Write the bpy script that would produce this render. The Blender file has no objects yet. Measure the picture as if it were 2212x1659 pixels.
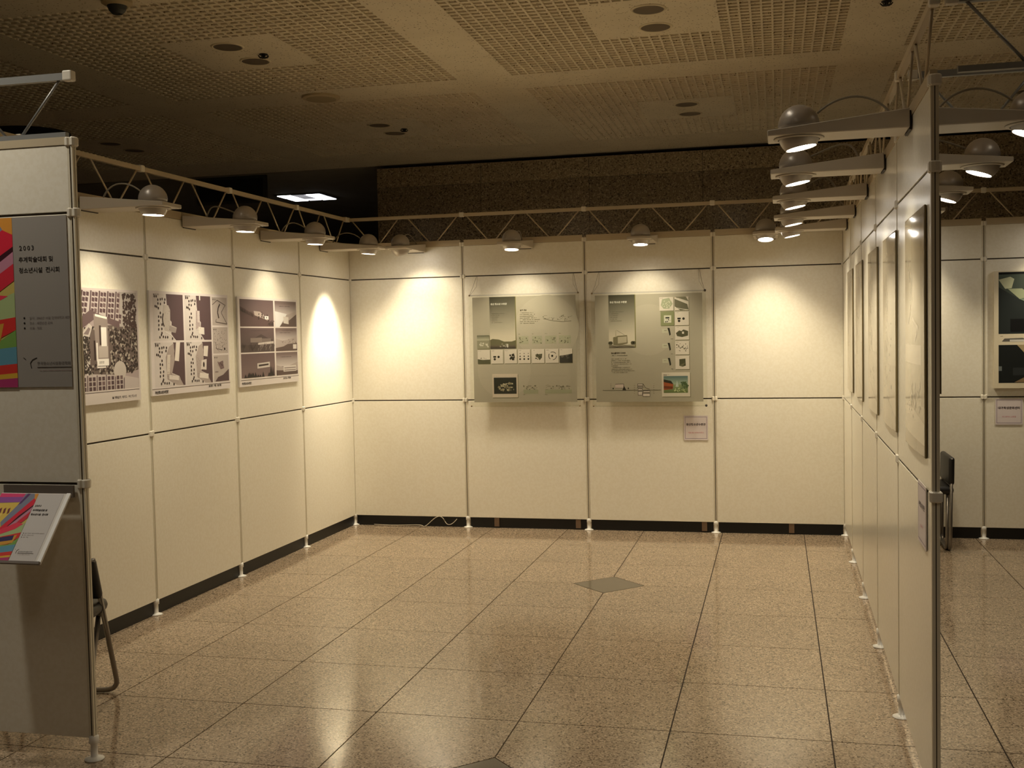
import bpy, bmesh, math, random
from mathutils import Vector, Matrix
R = math.radians
S = bpy.context.scene
COL = S.collection

# ------------------------------------------------------------------ camera
cam_d = bpy.data.cameras.new('camera'); cam = bpy.data.objects.new('camera', cam_d); COL.objects.link(cam)
YAW, PITCH, ROLL = 0.2374, -0.0446, -0.0201
cy, sy, cp, sp = math.cos(YAW), math.sin(YAW), math.cos(PITCH), math.sin(PITCH)
fwd = Vector((-sy * cp, cy * cp, sp)); rt = Vector((cy, sy, 0)); up = rt.cross(fwd)
r2 = rt * math.cos(ROLL) + up * math.sin(ROLL); u2 = -rt * math.sin(ROLL) + up * math.cos(ROLL)
cam.matrix_world = Matrix(((r2.x, u2.x, -fwd.x, 3.4706), (r2.y, u2.y, -fwd.y, -8.6217), (r2.z, u2.z, -fwd.z, 1.5723), (0, 0, 0, 1)))
cam_d.sensor_width = 36; cam_d.lens = 36 * 2368.2 / 2212; cam_d.clip_start = 0.05
S.camera = cam
# ------------------------------------------------------------------ world and exposure
w = bpy.data.worlds.new('world'); S.world = w; w.use_nodes = True
w.node_tree.nodes['Background'].inputs[0].default_value = (0.9, 0.8, 0.62, 1)
w.node_tree.nodes['Background'].inputs[1].default_value = 0.02
S.view_settings.view_transform = 'Standard'; S.view_settings.look = 'None'
S.view_settings.exposure = 0.28; S.view_settings.gamma = 1; S.view_settings.use_curve_mapping = False
LAMP_COL = (1.0, 0.88, 0.655)
LAMP_W = 10.0
SPILL_W = 24.0
DOWN_COL = (1.0, 0.93, 0.80)

# ------------------------------------------------------------------ materials
def lin(c):
    return tuple(((x / 255) / 12.92 if x / 255 <= 0.04045 else ((x / 255 + 0.055) / 1.055) ** 2.4) for x in c)
MATS = {}
def mat(name, col, rough=0.5, metal=0.0, spec=0.5, emit=0.0, ecol=None):
    if name in MATS: return MATS[name]
    m = bpy.data.materials.new(name); m.use_nodes = True; b = m.node_tree.nodes['Principled BSDF']
    b.inputs['Base Color'].default_value = (*lin(col), 1); b.inputs['Roughness'].default_value = rough
    b.inputs['Metallic'].default_value = metal; b.inputs['Specular IOR Level'].default_value = spec
    if emit: b.inputs['Emission Color'].default_value = (*(ecol or (1, 1, 1)), 1); b.inputs['Emission Strength'].default_value = emit
    MATS[name] = m; return m
def nodes(m): return m.node_tree.nodes, m.node_tree.links, m.node_tree.nodes['Principled BSDF']
def noise_mat(name, c1, c2, scale, rough, lo=0.4, hi=0.6, bump=0.0, detail=3, spec=0.5, rand=0.0, coords='Object'):
    m = mat(name, c1, rough, 0, spec); N, L, b = nodes(m)
    tc = N.new('ShaderNodeTexCoord'); n = N.new('ShaderNodeTexNoise'); n.inputs['Scale'].default_value = scale; n.inputs['Detail'].default_value = detail
    r = N.new('ShaderNodeValToRGB'); r.color_ramp.elements[0].position = lo; r.color_ramp.elements[1].position = hi
    r.color_ramp.elements[0].color = (*lin(c1), 1); r.color_ramp.elements[1].color = (*lin(c2), 1)
    if coords == 'World':
        g = N.new('ShaderNodeNewGeometry'); L.new(g.outputs['Position'], n.inputs['Vector'])
    else: L.new(tc.outputs[coords], n.inputs['Vector'])
    L.new(n.outputs['Fac'], r.inputs['Fac']); out = r.outputs['Color']
    if rand:
        oi = N.new('ShaderNodeObjectInfo'); mr = N.new('ShaderNodeMapRange'); mr.inputs['To Min'].default_value = 1 - rand; mr.inputs['To Max'].default_value = 1 + rand * 0.3
        L.new(oi.outputs['Random'], mr.inputs['Value'])
        mx = N.new('ShaderNodeVectorMath'); mx.operation = 'SCALE'; L.new(out, mx.inputs[0]); L.new(mr.outputs['Result'], mx.inputs['Scale']); out = mx.outputs['Vector']
    L.new(out, b.inputs['Base Color'])
    if bump:
        bp = N.new('ShaderNodeBump'); bp.inputs['Strength'].default_value = bump; bp.inputs['Distance'].default_value = 0.002
        L.new(n.outputs['Fac'], bp.inputs['Height']); L.new(bp.outputs['Normal'], b.inputs['Normal'])
    return m

def granite(name, base, dark, light, rough, scale, rand=0.08, spec=0.5):
    m = mat(name, base, rough, 0, spec); N, L, b = nodes(m)
    g = N.new('ShaderNodeNewGeometry')
    v = N.new('ShaderNodeTexVoronoi'); v.inputs['Scale'].default_value = scale; L.new(g.outputs['Position'], v.inputs['Vector'])
    sep = N.new('ShaderNodeSeparateColor'); L.new(v.outputs['Color'], sep.inputs['Color'])
    r = N.new('ShaderNodeValToRGB'); r.color_ramp.interpolation = 'CONSTANT'
    e = r.color_ramp.elements; e[0].position = 0; e[0].color = (*lin(dark), 1); e[1].position = 0.09; e[1].color = (*lin(base), 1)
    mid = tuple((a * 0.86) for a in base)
    for pos, c in ((0.45, mid), (0.62, base), (0.82, light)):
        k = e.new(pos); k.color = (*lin(c), 1)
    L.new(sep.outputs['Red'], r.inputs['Fac'])
    n = N.new('ShaderNodeTexNoise'); n.inputs['Scale'].default_value = 2.2; n.inputs['Detail'].default_value = 4; L.new(g.outputs['Position'], n.inputs['Vector'])
    mr = N.new('ShaderNodeMapRange'); mr.inputs['To Min'].default_value = 0.86; mr.inputs['To Max'].default_value = 1.12; L.new(n.outputs['Fac'], mr.inputs['Value'])
    oi = N.new('ShaderNodeObjectInfo'); mo = N.new('ShaderNodeMapRange'); mo.inputs['To Min'].default_value = 1 - rand; mo.inputs['To Max'].default_value = 1 + rand * 0.5
    L.new(oi.outputs['Random'], mo.inputs['Value'])
    mm = N.new('ShaderNodeMath'); mm.operation = 'MULTIPLY'; L.new(mr.outputs['Result'], mm.inputs[0]); L.new(mo.outputs['Result'], mm.inputs[1])
    sc = N.new('ShaderNodeVectorMath'); sc.operation = 'SCALE'; L.new(r.outputs['Color'], sc.inputs[0]); L.new(mm.outputs['Value'], sc.inputs['Scale'])
    L.new(sc.outputs['Vector'], b.inputs['Base Color'])
    return m

PANEL = noise_mat('cream laminate', (232, 224, 204), (236, 229, 211), 60, 0.36, bump=0.02, coords='World')
PANEL_G = noise_mat('cream satin laminate', (230, 223, 203), (234, 228, 210), 60, 0.24, bump=0.015, coords='World')
ALU = mat('brushed aluminium', (205, 200, 188), 0.35, 0.35)
TRUSSM = mat('bronze grey lattice', (196, 180, 150), 0.45, 0.2)
POSTM = mat('cream post paint', (218, 208, 184), 0.4)
ALU_D = mat('grey aluminium', (150, 150, 146), 0.4, 0.5)
DARKJ = mat('dark joint', (58, 46, 30), 0.7)
CLAMP = mat('ivory plastic clamp', (226, 218, 200), 0.4)
FOOTM = mat('white enamel foot', (238, 234, 224), 0.35)
PLINTH = mat('black kick board', (16, 15, 14), 0.45)
LAMPG = mat('silver grey lamp paint', (176, 168, 158), 0.34, 0.35)
ARMM = mat('light grey arm paint', (192, 182, 166), 0.45)
CABLEM = mat('grey cable', (150, 140, 122), 0.5)
GLOW = mat('lamp glow', (255, 250, 240), 0.5, 0, 0.5, 26, (1, 0.95, 0.86))
CEILM = None
FLOORM = granite('polished beige granite', (160, 140, 116), (90, 74, 56), (190, 169, 143), 0.09, 170, 0.05)
DIAM = noise_mat('grey granite inlay', (98, 90, 76), (110, 101, 86), 300, 0.10, coords='World')
GROUT = mat('dark grout', (52, 38, 22), 0.8)
STONE = granite('polished brown granite wall', (122, 106, 83), (64, 53, 40), (152, 134, 107), 0.16, 90, 0.10)
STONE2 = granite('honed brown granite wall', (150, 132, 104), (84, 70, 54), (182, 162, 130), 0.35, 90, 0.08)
BLACKV = mat('black vinyl', (24, 21, 20), 0.42)
CHROME = mat('grey steel tube', (138, 130, 120), 0.28, 0.75)
def print_mat(name, rough, spec=0.5):
    m = mat(name, (255, 255, 255), rough, 0, spec); N, L, b = nodes(m)
    a = N.new('ShaderNodeAttribute'); a.attribute_name = 'Col'; L.new(a.outputs['Color'], b.inputs['Base Color']); return m
PAPER = print_mat('matte printed paper', 0.55, 0.3)
GLOSS = print_mat('glossy printed sheet', 0.10, 0.6)
def acrylic():
    m = bpy.data.materials.new('clear acrylic'); m.use_nodes = True; N, L = m.node_tree.nodes, m.node_tree.links; N.clear()
    o = N.new('ShaderNodeOutputMaterial'); t = N.new('ShaderNodeBsdfTransparent'); t.inputs[0].default_value = (0.985, 0.99, 0.97, 1)
    g = N.new('ShaderNodeBsdfGlossy'); g.inputs['Roughness'].default_value = 0.03
    ge = N.new('ShaderNodeNewGeometry'); dt = N.new('ShaderNodeVectorMath'); dt.operation = 'DOT_PRODUCT'; L.new(ge.outputs['Normal'], dt.inputs[0]); L.new(ge.outputs['Incoming'], dt.inputs[1])
    ab = N.new('ShaderNodeMath'); ab.operation = 'ABSOLUTE'; L.new(dt.outputs['Value'], ab.inputs[0])
    om = N.new('ShaderNodeMath'); om.operation = 'SUBTRACT'; om.inputs[0].default_value = 1.0; L.new(ab.outputs[0], om.inputs[1])
    pw = N.new('ShaderNodeMath'); pw.operation = 'POWER'; L.new(om.outputs[0], pw.inputs[0]); pw.inputs[1].default_value = 5.0
    f = N.new('ShaderNodeMath'); f.operation = 'MULTIPLY_ADD'; L.new(pw.outputs[0], f.inputs[0]); f.inputs[1].default_value = 0.9; f.inputs[2].default_value = 0.03
    mx = N.new('ShaderNodeMixShader')
    L.new(f.outputs[0], mx.inputs[0]); L.new(t.outputs[0], mx.inputs[1]); L.new(g.outputs[0], mx.inputs[2]); L.new(mx.outputs[0], o.inputs[0]); return m
ACRYL = acrylic()
def ceiling_mat():
    m = noise_mat('speckled plaster tile', (222, 210, 184), (216, 204, 178), 3, 0.8, coords='World', spec=0.2); N, L, b = nodes(m)
    src = b.inputs['Base Color'].links[0].from_socket
    g = N.new('ShaderNodeNewGeometry'); v = N.new('ShaderNodeTexVoronoi'); v.inputs['Scale'].default_value = 42; L.new(g.outputs['Position'], v.inputs['Vector'])
    n = N.new('ShaderNodeTexNoise'); n.inputs['Scale'].default_value = 25; L.new(g.outputs['Position'], n.inputs['Vector'])
    mt = N.new('ShaderNodeMath'); mt.operation = 'MULTIPLY'; L.new(n.outputs['Fac'], mt.inputs[0]); mt.inputs[1].default_value = 0.36
    lt = N.new('ShaderNodeMath'); lt.operation = 'LESS_THAN'; L.new(v.outputs['Distance'], lt.inputs[0]); L.new(mt.outputs[0], lt.inputs[1])
    ml = N.new('ShaderNodeMath'); ml.operation = 'MULTIPLY'; L.new(lt.outputs[0], ml.inputs[0]); ml.inputs[1].default_value = 0.8
    mx = N.new('ShaderNodeMix'); mx.data_type = 'RGBA'; L.new(ml.outputs[0], mx.inputs[0]); L.new(src, mx.inputs[6]); mx.inputs[7].default_value = (*lin((120, 98, 62)), 1)
    L.new(mx.outputs[2], b.inputs['Base Color']); return m
CEILM = ceiling_mat()

# ------------------------------------------------------------------ object helpers
def link(name, data, parent=None, loc=(0, 0, 0), rz=0.0):
    o = bpy.data.objects.new(name, data); COL.objects.link(o); o.location = loc; o.rotation_euler = (0, 0, rz)
    if parent: o.parent = parent
    return o
def tag(o, label, cat, group=None, kind=None):
    if label: o['label'] = label
    if cat: o['category'] = cat
    if group: o['group'] = group
    if kind: o['kind'] = kind
    return o
def empty(name, loc=(0, 0, 0), rz=0.0):
    o = link(name, None, None, loc, rz); o.empty_display_size = 0.1; return o
def me_from(bm, material, smooth=False, name='mesh'):
    me = bpy.data.meshes.new(name); bmesh.ops.recalc_face_normals(bm, faces=bm.faces[:]); bm.to_mesh(me); bm.free()
    for m in (material if isinstance(material, (list, tuple)) else [material]): me.materials.append(m)
    if smooth:
        for p in me.polygons: p.use_smooth = True
    return me
def box(bm, x0, x1, y0, y1, z0, z1):
    v = [bm.verts.new((x, y, z)) for x in (x0, x1) for y in (y0, y1) for z in (z0, z1)]
    for f in ((0, 1, 3, 2), (4, 6, 7, 5), (0, 4, 5, 1), (2, 3, 7, 6), (0, 2, 6, 4), (1, 5, 7, 3)): bm.faces.new([v[i] for i in f])
    return v
CACHE = {}
def boxme(material, x0, x1, y0, y1, z0, z1, bevel=0.0):
    k = (material.name, *[round(t, 4) for t in (x0, x1, y0, y1, z0, z1, bevel)])
    if k not in CACHE:
        bm = bmesh.new(); box(bm, x0, x1, y0, y1, z0, z1)
        if bevel: bmesh.ops.bevel(bm, geom=bm.edges[:], offset=bevel, segments=2, profile=0.5, affect='EDGES')
        CACHE[k] = me_from(bm, material)
    return CACHE[k]
def prism(bm, pts, axis_fn, d0, d1):
    a = [bm.verts.new(axis_fn(p, d0)) for p in pts]; b = [bm.verts.new(axis_fn(p, d1)) for p in pts]; n = len(pts)
    bm.faces.new(a); bm.faces.new(b[::-1])
    for i in range(n): bm.faces.new((a[i], a[(i + 1) % n], b[(i + 1) % n], b[i]))
def lathe(bm, prof, n=24, cx=0, cy_=0, cap=True):
    rings = []
    for r, z in prof:
        rings.append([bm.verts.new((cx + r * math.cos(2 * math.pi * i / n), cy_ + r * math.sin(2 * math.pi * i / n), z)) for i in range(n)])
    for a, b in zip(rings, rings[1:]):
        for i in range(n): bm.faces.new((a[i], a[(i + 1) % n], b[(i + 1) % n], b[i]))
    if cap:
        bm.faces.new(rings[0][::-1]); bm.faces.new(rings[-1])
def tube(bm, pts, r, n=8, cap=True):
    pts = [Vector(p) for p in pts]; rings = []; N = None
    for i, p in enumerate(pts):
        t = (pts[min(i + 1, len(pts) - 1)] - pts[max(i - 1, 0)]).normalized()
        if N is None:
            N = t.cross(Vector((0, 0, 1)))
            if N.length < 1e-3: N = t.cross(Vector((1, 0, 0)))
            N.normalize()
        else: N = (N - t * N.dot(t)).normalized()
        B = t.cross(N)
        rings.append([bm.verts.new(p + r * (math.cos(2 * math.pi * k / n) * N + math.sin(2 * math.pi * k / n) * B)) for k in range(n)])
    for a, b in zip(rings, rings[1:]):
        for i in range(n): bm.faces.new((a[i], a[(i + 1) % n], b[(i + 1) % n], b[i]))
    if cap: bm.faces.new(rings[0][::-1]); bm.faces.new(rings[-1])
def fillet(pts, rad, seg=6):
    pts = [Vector(p) for p in pts]; out = [pts[0]]
    for a, b, c in zip(pts, pts[1:], pts[2:]):
        d1 = (a - b).normalized(); d2 = (c - b).normalized(); p1 = b + d1 * rad; p2 = b + d2 * rad
        for i in range(seg + 1):
            t = i / seg; out.append((1 - t) ** 2 * p1 + 2 * t * (1 - t) * b + t * t * p2)
    out.append(pts[-1]); return out
def bez(p0, p1, p2, p3, n=14):
    p0, p1, p2, p3 = map(Vector, (p0, p1, p2, p3))
    return [(1 - t) ** 3 * p0 + 3 * (1 - t) ** 2 * t * p1 + 3 * (1 - t) * t * t * p2 + t ** 3 * p3 for t in [i / n for i in range(n + 1)]]

# ------------------------------------------------------------------ heights of the partition system
H0, H1, H2, H3, H4 = 0.085, 1.049, 2.057, 2.317, 2.5566
ZC = 3.5

# ================================================================== FLOOR
PX, PY, X0, Y0 = 0.6135, 0.617, 2.435, -1.875
floor = link('floor', None); tag(floor, None, None, None, 'structure')
floor['label'] = 'polished beige granite tile floor with grey diamond inlays'
bm = bmesh.new(); box(bm, -14, 16, -16, 14, -0.06, -0.012); link('screed', me_from(bm, FLOORM), floor)
CI, RJ = range(-6, 7), range(-4, 12)
bm = bmesh.new(); box(bm, X0 - 6 * PX, X0 + 7 * PX, Y0 - 12 * PY, Y0 + 4 * PY, -0.0119, -0.006); link('grout_bed', me_from(bm, GROUT), floor)
TILE = {}
GX, GY, DL = 0.0028, 0.0024, 0.222
def tile_mesh(cut):
    if cut in TILE: return TILE[cut]
    x0, x1, y0, y1 = GX, PX - GX, GY, PY - GY; d = DL + 0.003
    pts = []
    for name, (cx, cyy), a, b in (('sw', (x0, y0), (x0, y0 + d), (x0 + d, y0)), ('se', (x1, y0), (x1 - d, y0), (x1, y0 + d)),
                                   ('ne', (x1, y1), (x1, y1 - d), (x1 - d, y1)), ('nw', (x0, y1), (x0 + d, y1), (x0, y1 - d))):
        pts += [a, b] if name == cut else [(cx, cyy)]
    bm = bmesh.new(); prism(bm, pts, lambda p, z: (p[0], p[1], z), -0.0118, 0.0); TILE[cut] = me_from(bm, FLOORM); return TILE[cut]
for i in CI:
    for j in RJ:
        ox, oy = X0 + i * PX, Y0 - (j + 1) * PY      # tile spans ox..ox+PX, oy..oy+PY
        cut = None
        for nm, a, b in (('nw', i, j), ('ne', i + 1, j), ('sw', i, j + 1), ('se', i + 1, j + 1)):
            if a % 5 == 0 and b % 5 == 0: cut = nm
        link('tile', tile_mesh(cut), floor, (ox, oy, 0))
bm = bmesh.new(); prism(bm, [(-DL, 0), (0, -DL), (DL, 0), (0, DL)], lambda p, z: (p[0], p[1], z), -0.0118, 0.0002); dm = me_from(bm, DIAM)
for a in (-5, 0, 5):
    for b in (0, 5, 10): link('diamond_inlay', dm, floor, (X0 + a * PX, Y0 - b * PY, 0))

# ================================================================== CEILING
ceil = link('ceiling', None); tag(ceil, None, None, None, 'structure')
ceil['label'] = 'cream plaster ceiling with recessed waffle panels and plain bands'
PXC, CXS = 2.76, (-5.535, -2.775, -0.015, 2.745, 5.505)
ROWS = ((-7.31, 1.0), (-4.54, 1.0), (-1.77, 1.0), (1.075, 1.05))
HALF = 1.1754
# plain boards: bands between the waffle panels
bm = bmesh.new()
ys = []
for c, s in ROWS: ys += [c - HALF * s, c + HALF * s]
ylim = [-12] + ys + [3.12]
for k in range(0, len(ylim), 2): box(bm, -10, 12, ylim[k], ylim[k + 1], ZC, ZC + 0.06)
xs = [-10]
for c in CXS: xs += [c - HALF, c + HALF]
xs.append(12)
for k in range(1, len(ylim) - 1, 2):
    for q in range(0, len(xs), 2): box(bm, xs[q], xs[q + 1], ylim[k], ylim[k + 1], ZC, ZC + 0.06)
link('band_board', me_from(bm, CEILM), ceil)
# waffle panel: 36 x 36 recesses around a plain 12 x 12 middle
def waffle():
    P = HALF / 18; rr = 0.40 * P; dep = 0.010; V = []; F = []
    for i in range(36):
        for j in range(36):
            cx, cyy = -HALF + (i + .5) * P, -HALF + (j + .5) * P; k = len(V); h = P / 2
            if 12 <= i < 24 and 12 <= j < 24: continue
            for (a, zz) in ((h, 0), (rr, 0), (rr, dep)):
                V += [(cx - a, cyy - a, zz), (cx + a, cyy - a, zz), (cx + a, cyy + a, zz), (cx - a, cyy + a, zz)]
            for q in range(4):
                n = (q + 1) % 4
                F += [(k + q, k + 4 + q, k + 4 + n, k + n), (k + 4 + q, k + 8 + q, k + 8 + n, k + 4 + n)]
            F.append((k + 8, k + 11, k + 10, k + 9))
    me = bpy.data.meshes.new('waffle'); me.from_pydata(V, [], F); me.materials.append(CEILM); return me
wm = waffle()
bm = bmesh.new(); box(bm, -HALF / 3, HALF / 3, -HALF / 3, HALF / 3, 0, 0.03); midm = me_from(bm, CEILM)
bm = bmesh.new(); box(bm, -10, 12, -12, 3.12, ZC + 0.061, ZC + 0.1); link('slab', me_from(bm, CEILM), ceil)
for cx in CXS:
    for cyy, s in ROWS:
        o = link('waffle_panel', wm, ceil, (cx, cyy, ZC)); o.scale = (1, s, 1); o['kind'] = 'stuff'
        o = link('plain_board', midm, ceil, (cx, cyy, ZC)); o.scale = (1, s, 1)
# ceiling beyond, low light painted into its colour, and the closing edge
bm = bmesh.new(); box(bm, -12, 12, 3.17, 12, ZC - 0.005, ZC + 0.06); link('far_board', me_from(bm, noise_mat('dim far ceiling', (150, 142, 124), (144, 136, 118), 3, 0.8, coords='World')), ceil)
bm = bmesh.new(); box(bm, -10, 12, 3.12, 3.17, ZC + 0.02, ZC + 0.06); link('shadow_gap', me_from(bm, mat('black gap', (12, 11, 10), 0.8)), ceil)

# ================================================================== STONE WALL
wall = link('wall_back', None); tag(wall, None, None, None, 'structure'); wall['label'] = 'dark speckled polished granite wall behind the exhibition booth'
zs = (0.0, 0.54, 1.44, 2.34, 3.24, 3.46)
random.seed(4)
for a, b in zip(zs, zs[1:]):
    x = -0.86
    while x < 8.6:
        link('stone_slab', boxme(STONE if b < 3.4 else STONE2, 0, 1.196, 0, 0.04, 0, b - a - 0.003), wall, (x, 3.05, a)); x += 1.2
bm = bmesh.new(); box(bm, -0.86, 9.0, 3.10, 5.2, 0, 3.46); link('core', me_from(bm, STONE), wall)
# outer walls of the hall, far from the booth
for nm, dims, lab in (('wall_left', (-10.1, -10, -12, 12), 'dark far side wall of the hall beyond the booth'), ('wall_right', (12, 12.1, -12, 12), 'far wall of the hall past the second bay'),
                 ('wall_front', (-10, 12, -12.1, -12), 'hall wall facing the open front of the booth'), ('wall_far', (-12, 12, 12, 12.1), 'dark wall at the end of the side hall')):
    bm = bmesh.new(); box(bm, *dims, 0, ZC)
    o = link(nm, me_from(bm, mat('dim hall wall', (96, 84, 66), 0.7))); o['kind'] = 'structure'; o['label'] = lab

# ================================================================== PARTITIONS
def partition(name, label, org, rz, posts, plinth=True, panel_mat=PANEL, feet=None, skip_post=(), rows=((H0, H1), (H1, H2), (H2, H3))):
    t = empty(name, (org[0], org[1], 0), rz); tag(t, label, 'partition')
    for a, b in zip(posts, posts[1:]):
        for z0, z1 in rows:
            g = 0.0045
            zz0 = z0 + (0 if z0 == H0 else g); zz1 = z1 - (g if z1 != H3 else 0.012)
            link('panel', boxme(panel_mat, 0.0115, (b - a) - 0.0115, -0.010, 0.010, 0, zz1 - zz0, 0.0015), t, (a, 0, zz0))
        for z in (H1, H2):
            link('rail', boxme(DARKJ, 0.0115, (b - a) - 0.0115, -0.003, 0.003, -0.008, 0.008), t, (a, 0, z))
        link('top_rail', boxme(TRUSSM, 0.012, (b - a) - 0.012, -0.013, 0.013, -0.011, 0.018), t, (a, 0, H3))
        if plinth: link('kick_board', boxme(PLINTH, 0.02, (b - a) - 0.02, 0.004, 0.014, 0.001, H0 - 0.001), t, (a, 0, 0))
    for i, p in enumerate(posts):
        if i in skip_post: continue
        k = ('post',)
        if k not in CACHE:
            bm = bmesh.new()
            for s in (-1, 1):
                for q in (-1, 1):
                    box(bm, s * 0.0065 - 0.0035, s * 0.0065 + 0.0035, q * 0.0066 - 0.0050, q * 0.0066 + 0.0050, H0 - 0.01, H3 + 0.01)
            CACHE[k] = me_from(bm, POSTM)
            bm = bmesh.new(); box(bm, -0.0085, 0.0085, -0.0085, 0.0085, H0 - 0.008, H3 + 0.008); CACHE[('core',)] = me_from(bm, DARKJ)
        po = link('post', CACHE[k], t, (p, 0, 0)); link('post_core', CACHE[('core',)], po)
        for z in (H1, H2, H3):
            k2 = ('clamp',)
            if k2 not in CACHE:
                bm = bmesh.new()
                for s in (-1, 1): lathe(bm, [(0.010, -0.017), (0.0135, -0.013), (0.0135, 0.013), (0.010, 0.017)], 10, s * 0.0105, 0)
                for v in bm.verts: v.co.y *= 1.5
                CACHE[k2] = me_from(bm, CLAMP)
            link('clamp', CACHE[k2], po, (0, 0, z))
        k3 = ('foot',)
        if k3 not in CACHE:
            bm = bmesh.new(); lathe(bm, [(0.036, 0.0005), (0.036, 0.005), (0.017, 0.011), (0.013, 0.014), (0.013, 0.06), (0.018, 0.063), (0.018, 0.09), (0.012, 0.094)], 20); CACHE[k3] = me_from(bm, FOOTM, True)
        link('foot', CACHE[k3], po)
    return t
BX = [0, 0.991, 1.997, 2.999, 3.970, 4.945, 5.93, 6.92]
back = partition('display_partition', 'cream panel partition with two posters hung on wires, parallel to granite wall', (0, 0), 0, BX)
LANG = R(90) - 0.0086
LY = [0, 1.0, 2.012, 3.028, 4.048, 5.030]            # local distance from the open end (y = -5.03)
LO = (-0.0086 * 5.03, -5.03)
left = partition('display_partition', 'cream panel partition carrying the three sepia plan boards', LO, LANG, LY, skip_post=(5,))
RANG = R(-90) - 0.0055
RY = [0, 0.985, 1.994, 3.010, 4.022, 5.054]
right = partition('display_partition', 'satin cream partition carrying the row of five tall glossy boards', (3.970, 0), RANG, RY, False, PANEL_G, skip_post=(0,))
front = partition('display_partition', 'short cream partition carrying the 2003 exhibition banner', (LO[0], -5.03), 0, [-2.0, -1.0, 0, 0.990], False, skip_post=(2,))
# stub brackets seen in the black gap under the back partition
for x in (1.235, 1.91, 2.91, 3.57): link('stub_bracket', boxme(mat('brown stub', (112, 88, 66), 0.6), -0.02, 0.02, -0.006, 0.003, 0.012, H0 - 0.002), back, (x, 0, 0))
def wire_on(parent, name, pts, r, m):
    bm = bmesh.new(); tube(bm, pts, r, 6); return link(name, me_from(bm, m, True), parent)
o = wire_on(None, 'floor_cable', [Vector(p) for p in bez((0.18, -0.03, 0.012), (0.45, -0.035, 0.0), (0.6, -0.02, 0.03), (0.62, -0.05, 0.006), 10)] +
        bez((0.62, -0.05, 0.006), (0.66, -0.03, 0.0), (0.74, -0.012, 0.16), (0.80, -0.03, 0.05), 12) + bez((0.80, -0.03, 0.05), (0.83, -0.05, 0.0), (0.87, -0.02, 0.03), (0.90, -0.02, 0.07), 8), 0.003, mat('white cable', (190, 178, 156), 0.5))
tag(o, 'loose white cable lying in the black gap under the back partition', 'cable')

# ================================================================== TRUSSES
def truss(label, org, rz, posts, m=None):
    t = empty('lattice_truss', (org[0], org[1], 0), rz); tag(t, label, 'truss')
    m = m or TRUSSM; z0, z1 = H3 + 0.034, H4 - 0.004
    for a, b in zip(posts, posts[1:]):
        w_ = b - a
        link('top_chord', boxme(m, 0.016, w_ - 0.016, -0.011, 0.011, -0.014, 0.012), t, (a, 0, H4))
        link('bottom_chord', boxme(m, 0.016, w_ - 0.016, -0.011, 0.011, -0.012, 0.006), t, (a, 0, H3 + 0.03))
        for u0, u1, d in ((0.036, 0.212, -1), (0.285, 0.455, 1), (0.53, 0.715, -1), (0.785, 0.965, 1)):
            k = ('strut', round(w_, 3), u0, m.name)
            if k not in CACHE:
                bm = bmesh.new(); za, zb = (z1, z0) if d < 0 else (z0, z1)
                tube(bm, [(u0 * w_, 0, za), (u1 * w_, 0, zb)], 0.0052, 8); CACHE[k] = me_from(bm, m, True)
            link('strut', CACHE[k], t, (a, 0, 0))
    for p in posts:
        link('node_clamp', boxme(CLAMP, -0.019, 0.019, -0.016, 0.016, -0.018, 0.020, 0.005), t, (p, 0, H4))
        link('hanger', boxme(DARKJ, -0.006, 0.006, -0.006, 0.006, H3 + 0.012, H4 - 0.018), t, (p, 0, 0)) if False else None
    return t
truss('cream lattice truss above the partition with the wire-hung posters', (0, 0), 0, BX)
truss('cream lattice truss above the partition with the sepia plan boards', LO, LANG, [0.045] + LY[1:-1] + [4.985])
truss('lattice truss above the partition with the five glossy boards', (3.970, 0), RANG, [0.05] + RY[1:])
truss('aluminium lattice truss above the banner partition', (LO[0], -5.03), 0, [-2.0, -1.0, 0.02, 0.990], ALU_D)
RX4, RX5 = 3.970 - 0.0055 * 4.02, 3.970 - 0.0055 * 5.05
truss('grey lattice header truss from the free end of the glossy-board partition', (RX5 + 0.05, -5.054), 0, [0.0, 0.98, 1.96], ALU_D)
truss('grey lattice header truss one bay in from the partition free end', (RX4 + 0.05, -4.022), 0, [0.0, 0.98, 1.96], ALU_D)
for y, lb in ((-5.054, 'aluminium post under the header truss level with the partition free end'), (-4.022, 'aluminium post under the header truss one bay in')):
    t = empty('truss_post', ((RX5 if y < -5 else RX4) + 2.01, y, 0)); tag(t, lb, 'post', 'posts under the header trusses')
    link('shaft', boxme(ALU_D, -0.015, 0.015, -0.015, 0.015, 0.08, H4 - 0.02), t); link('foot', CACHE[('foot',)], t)

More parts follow.
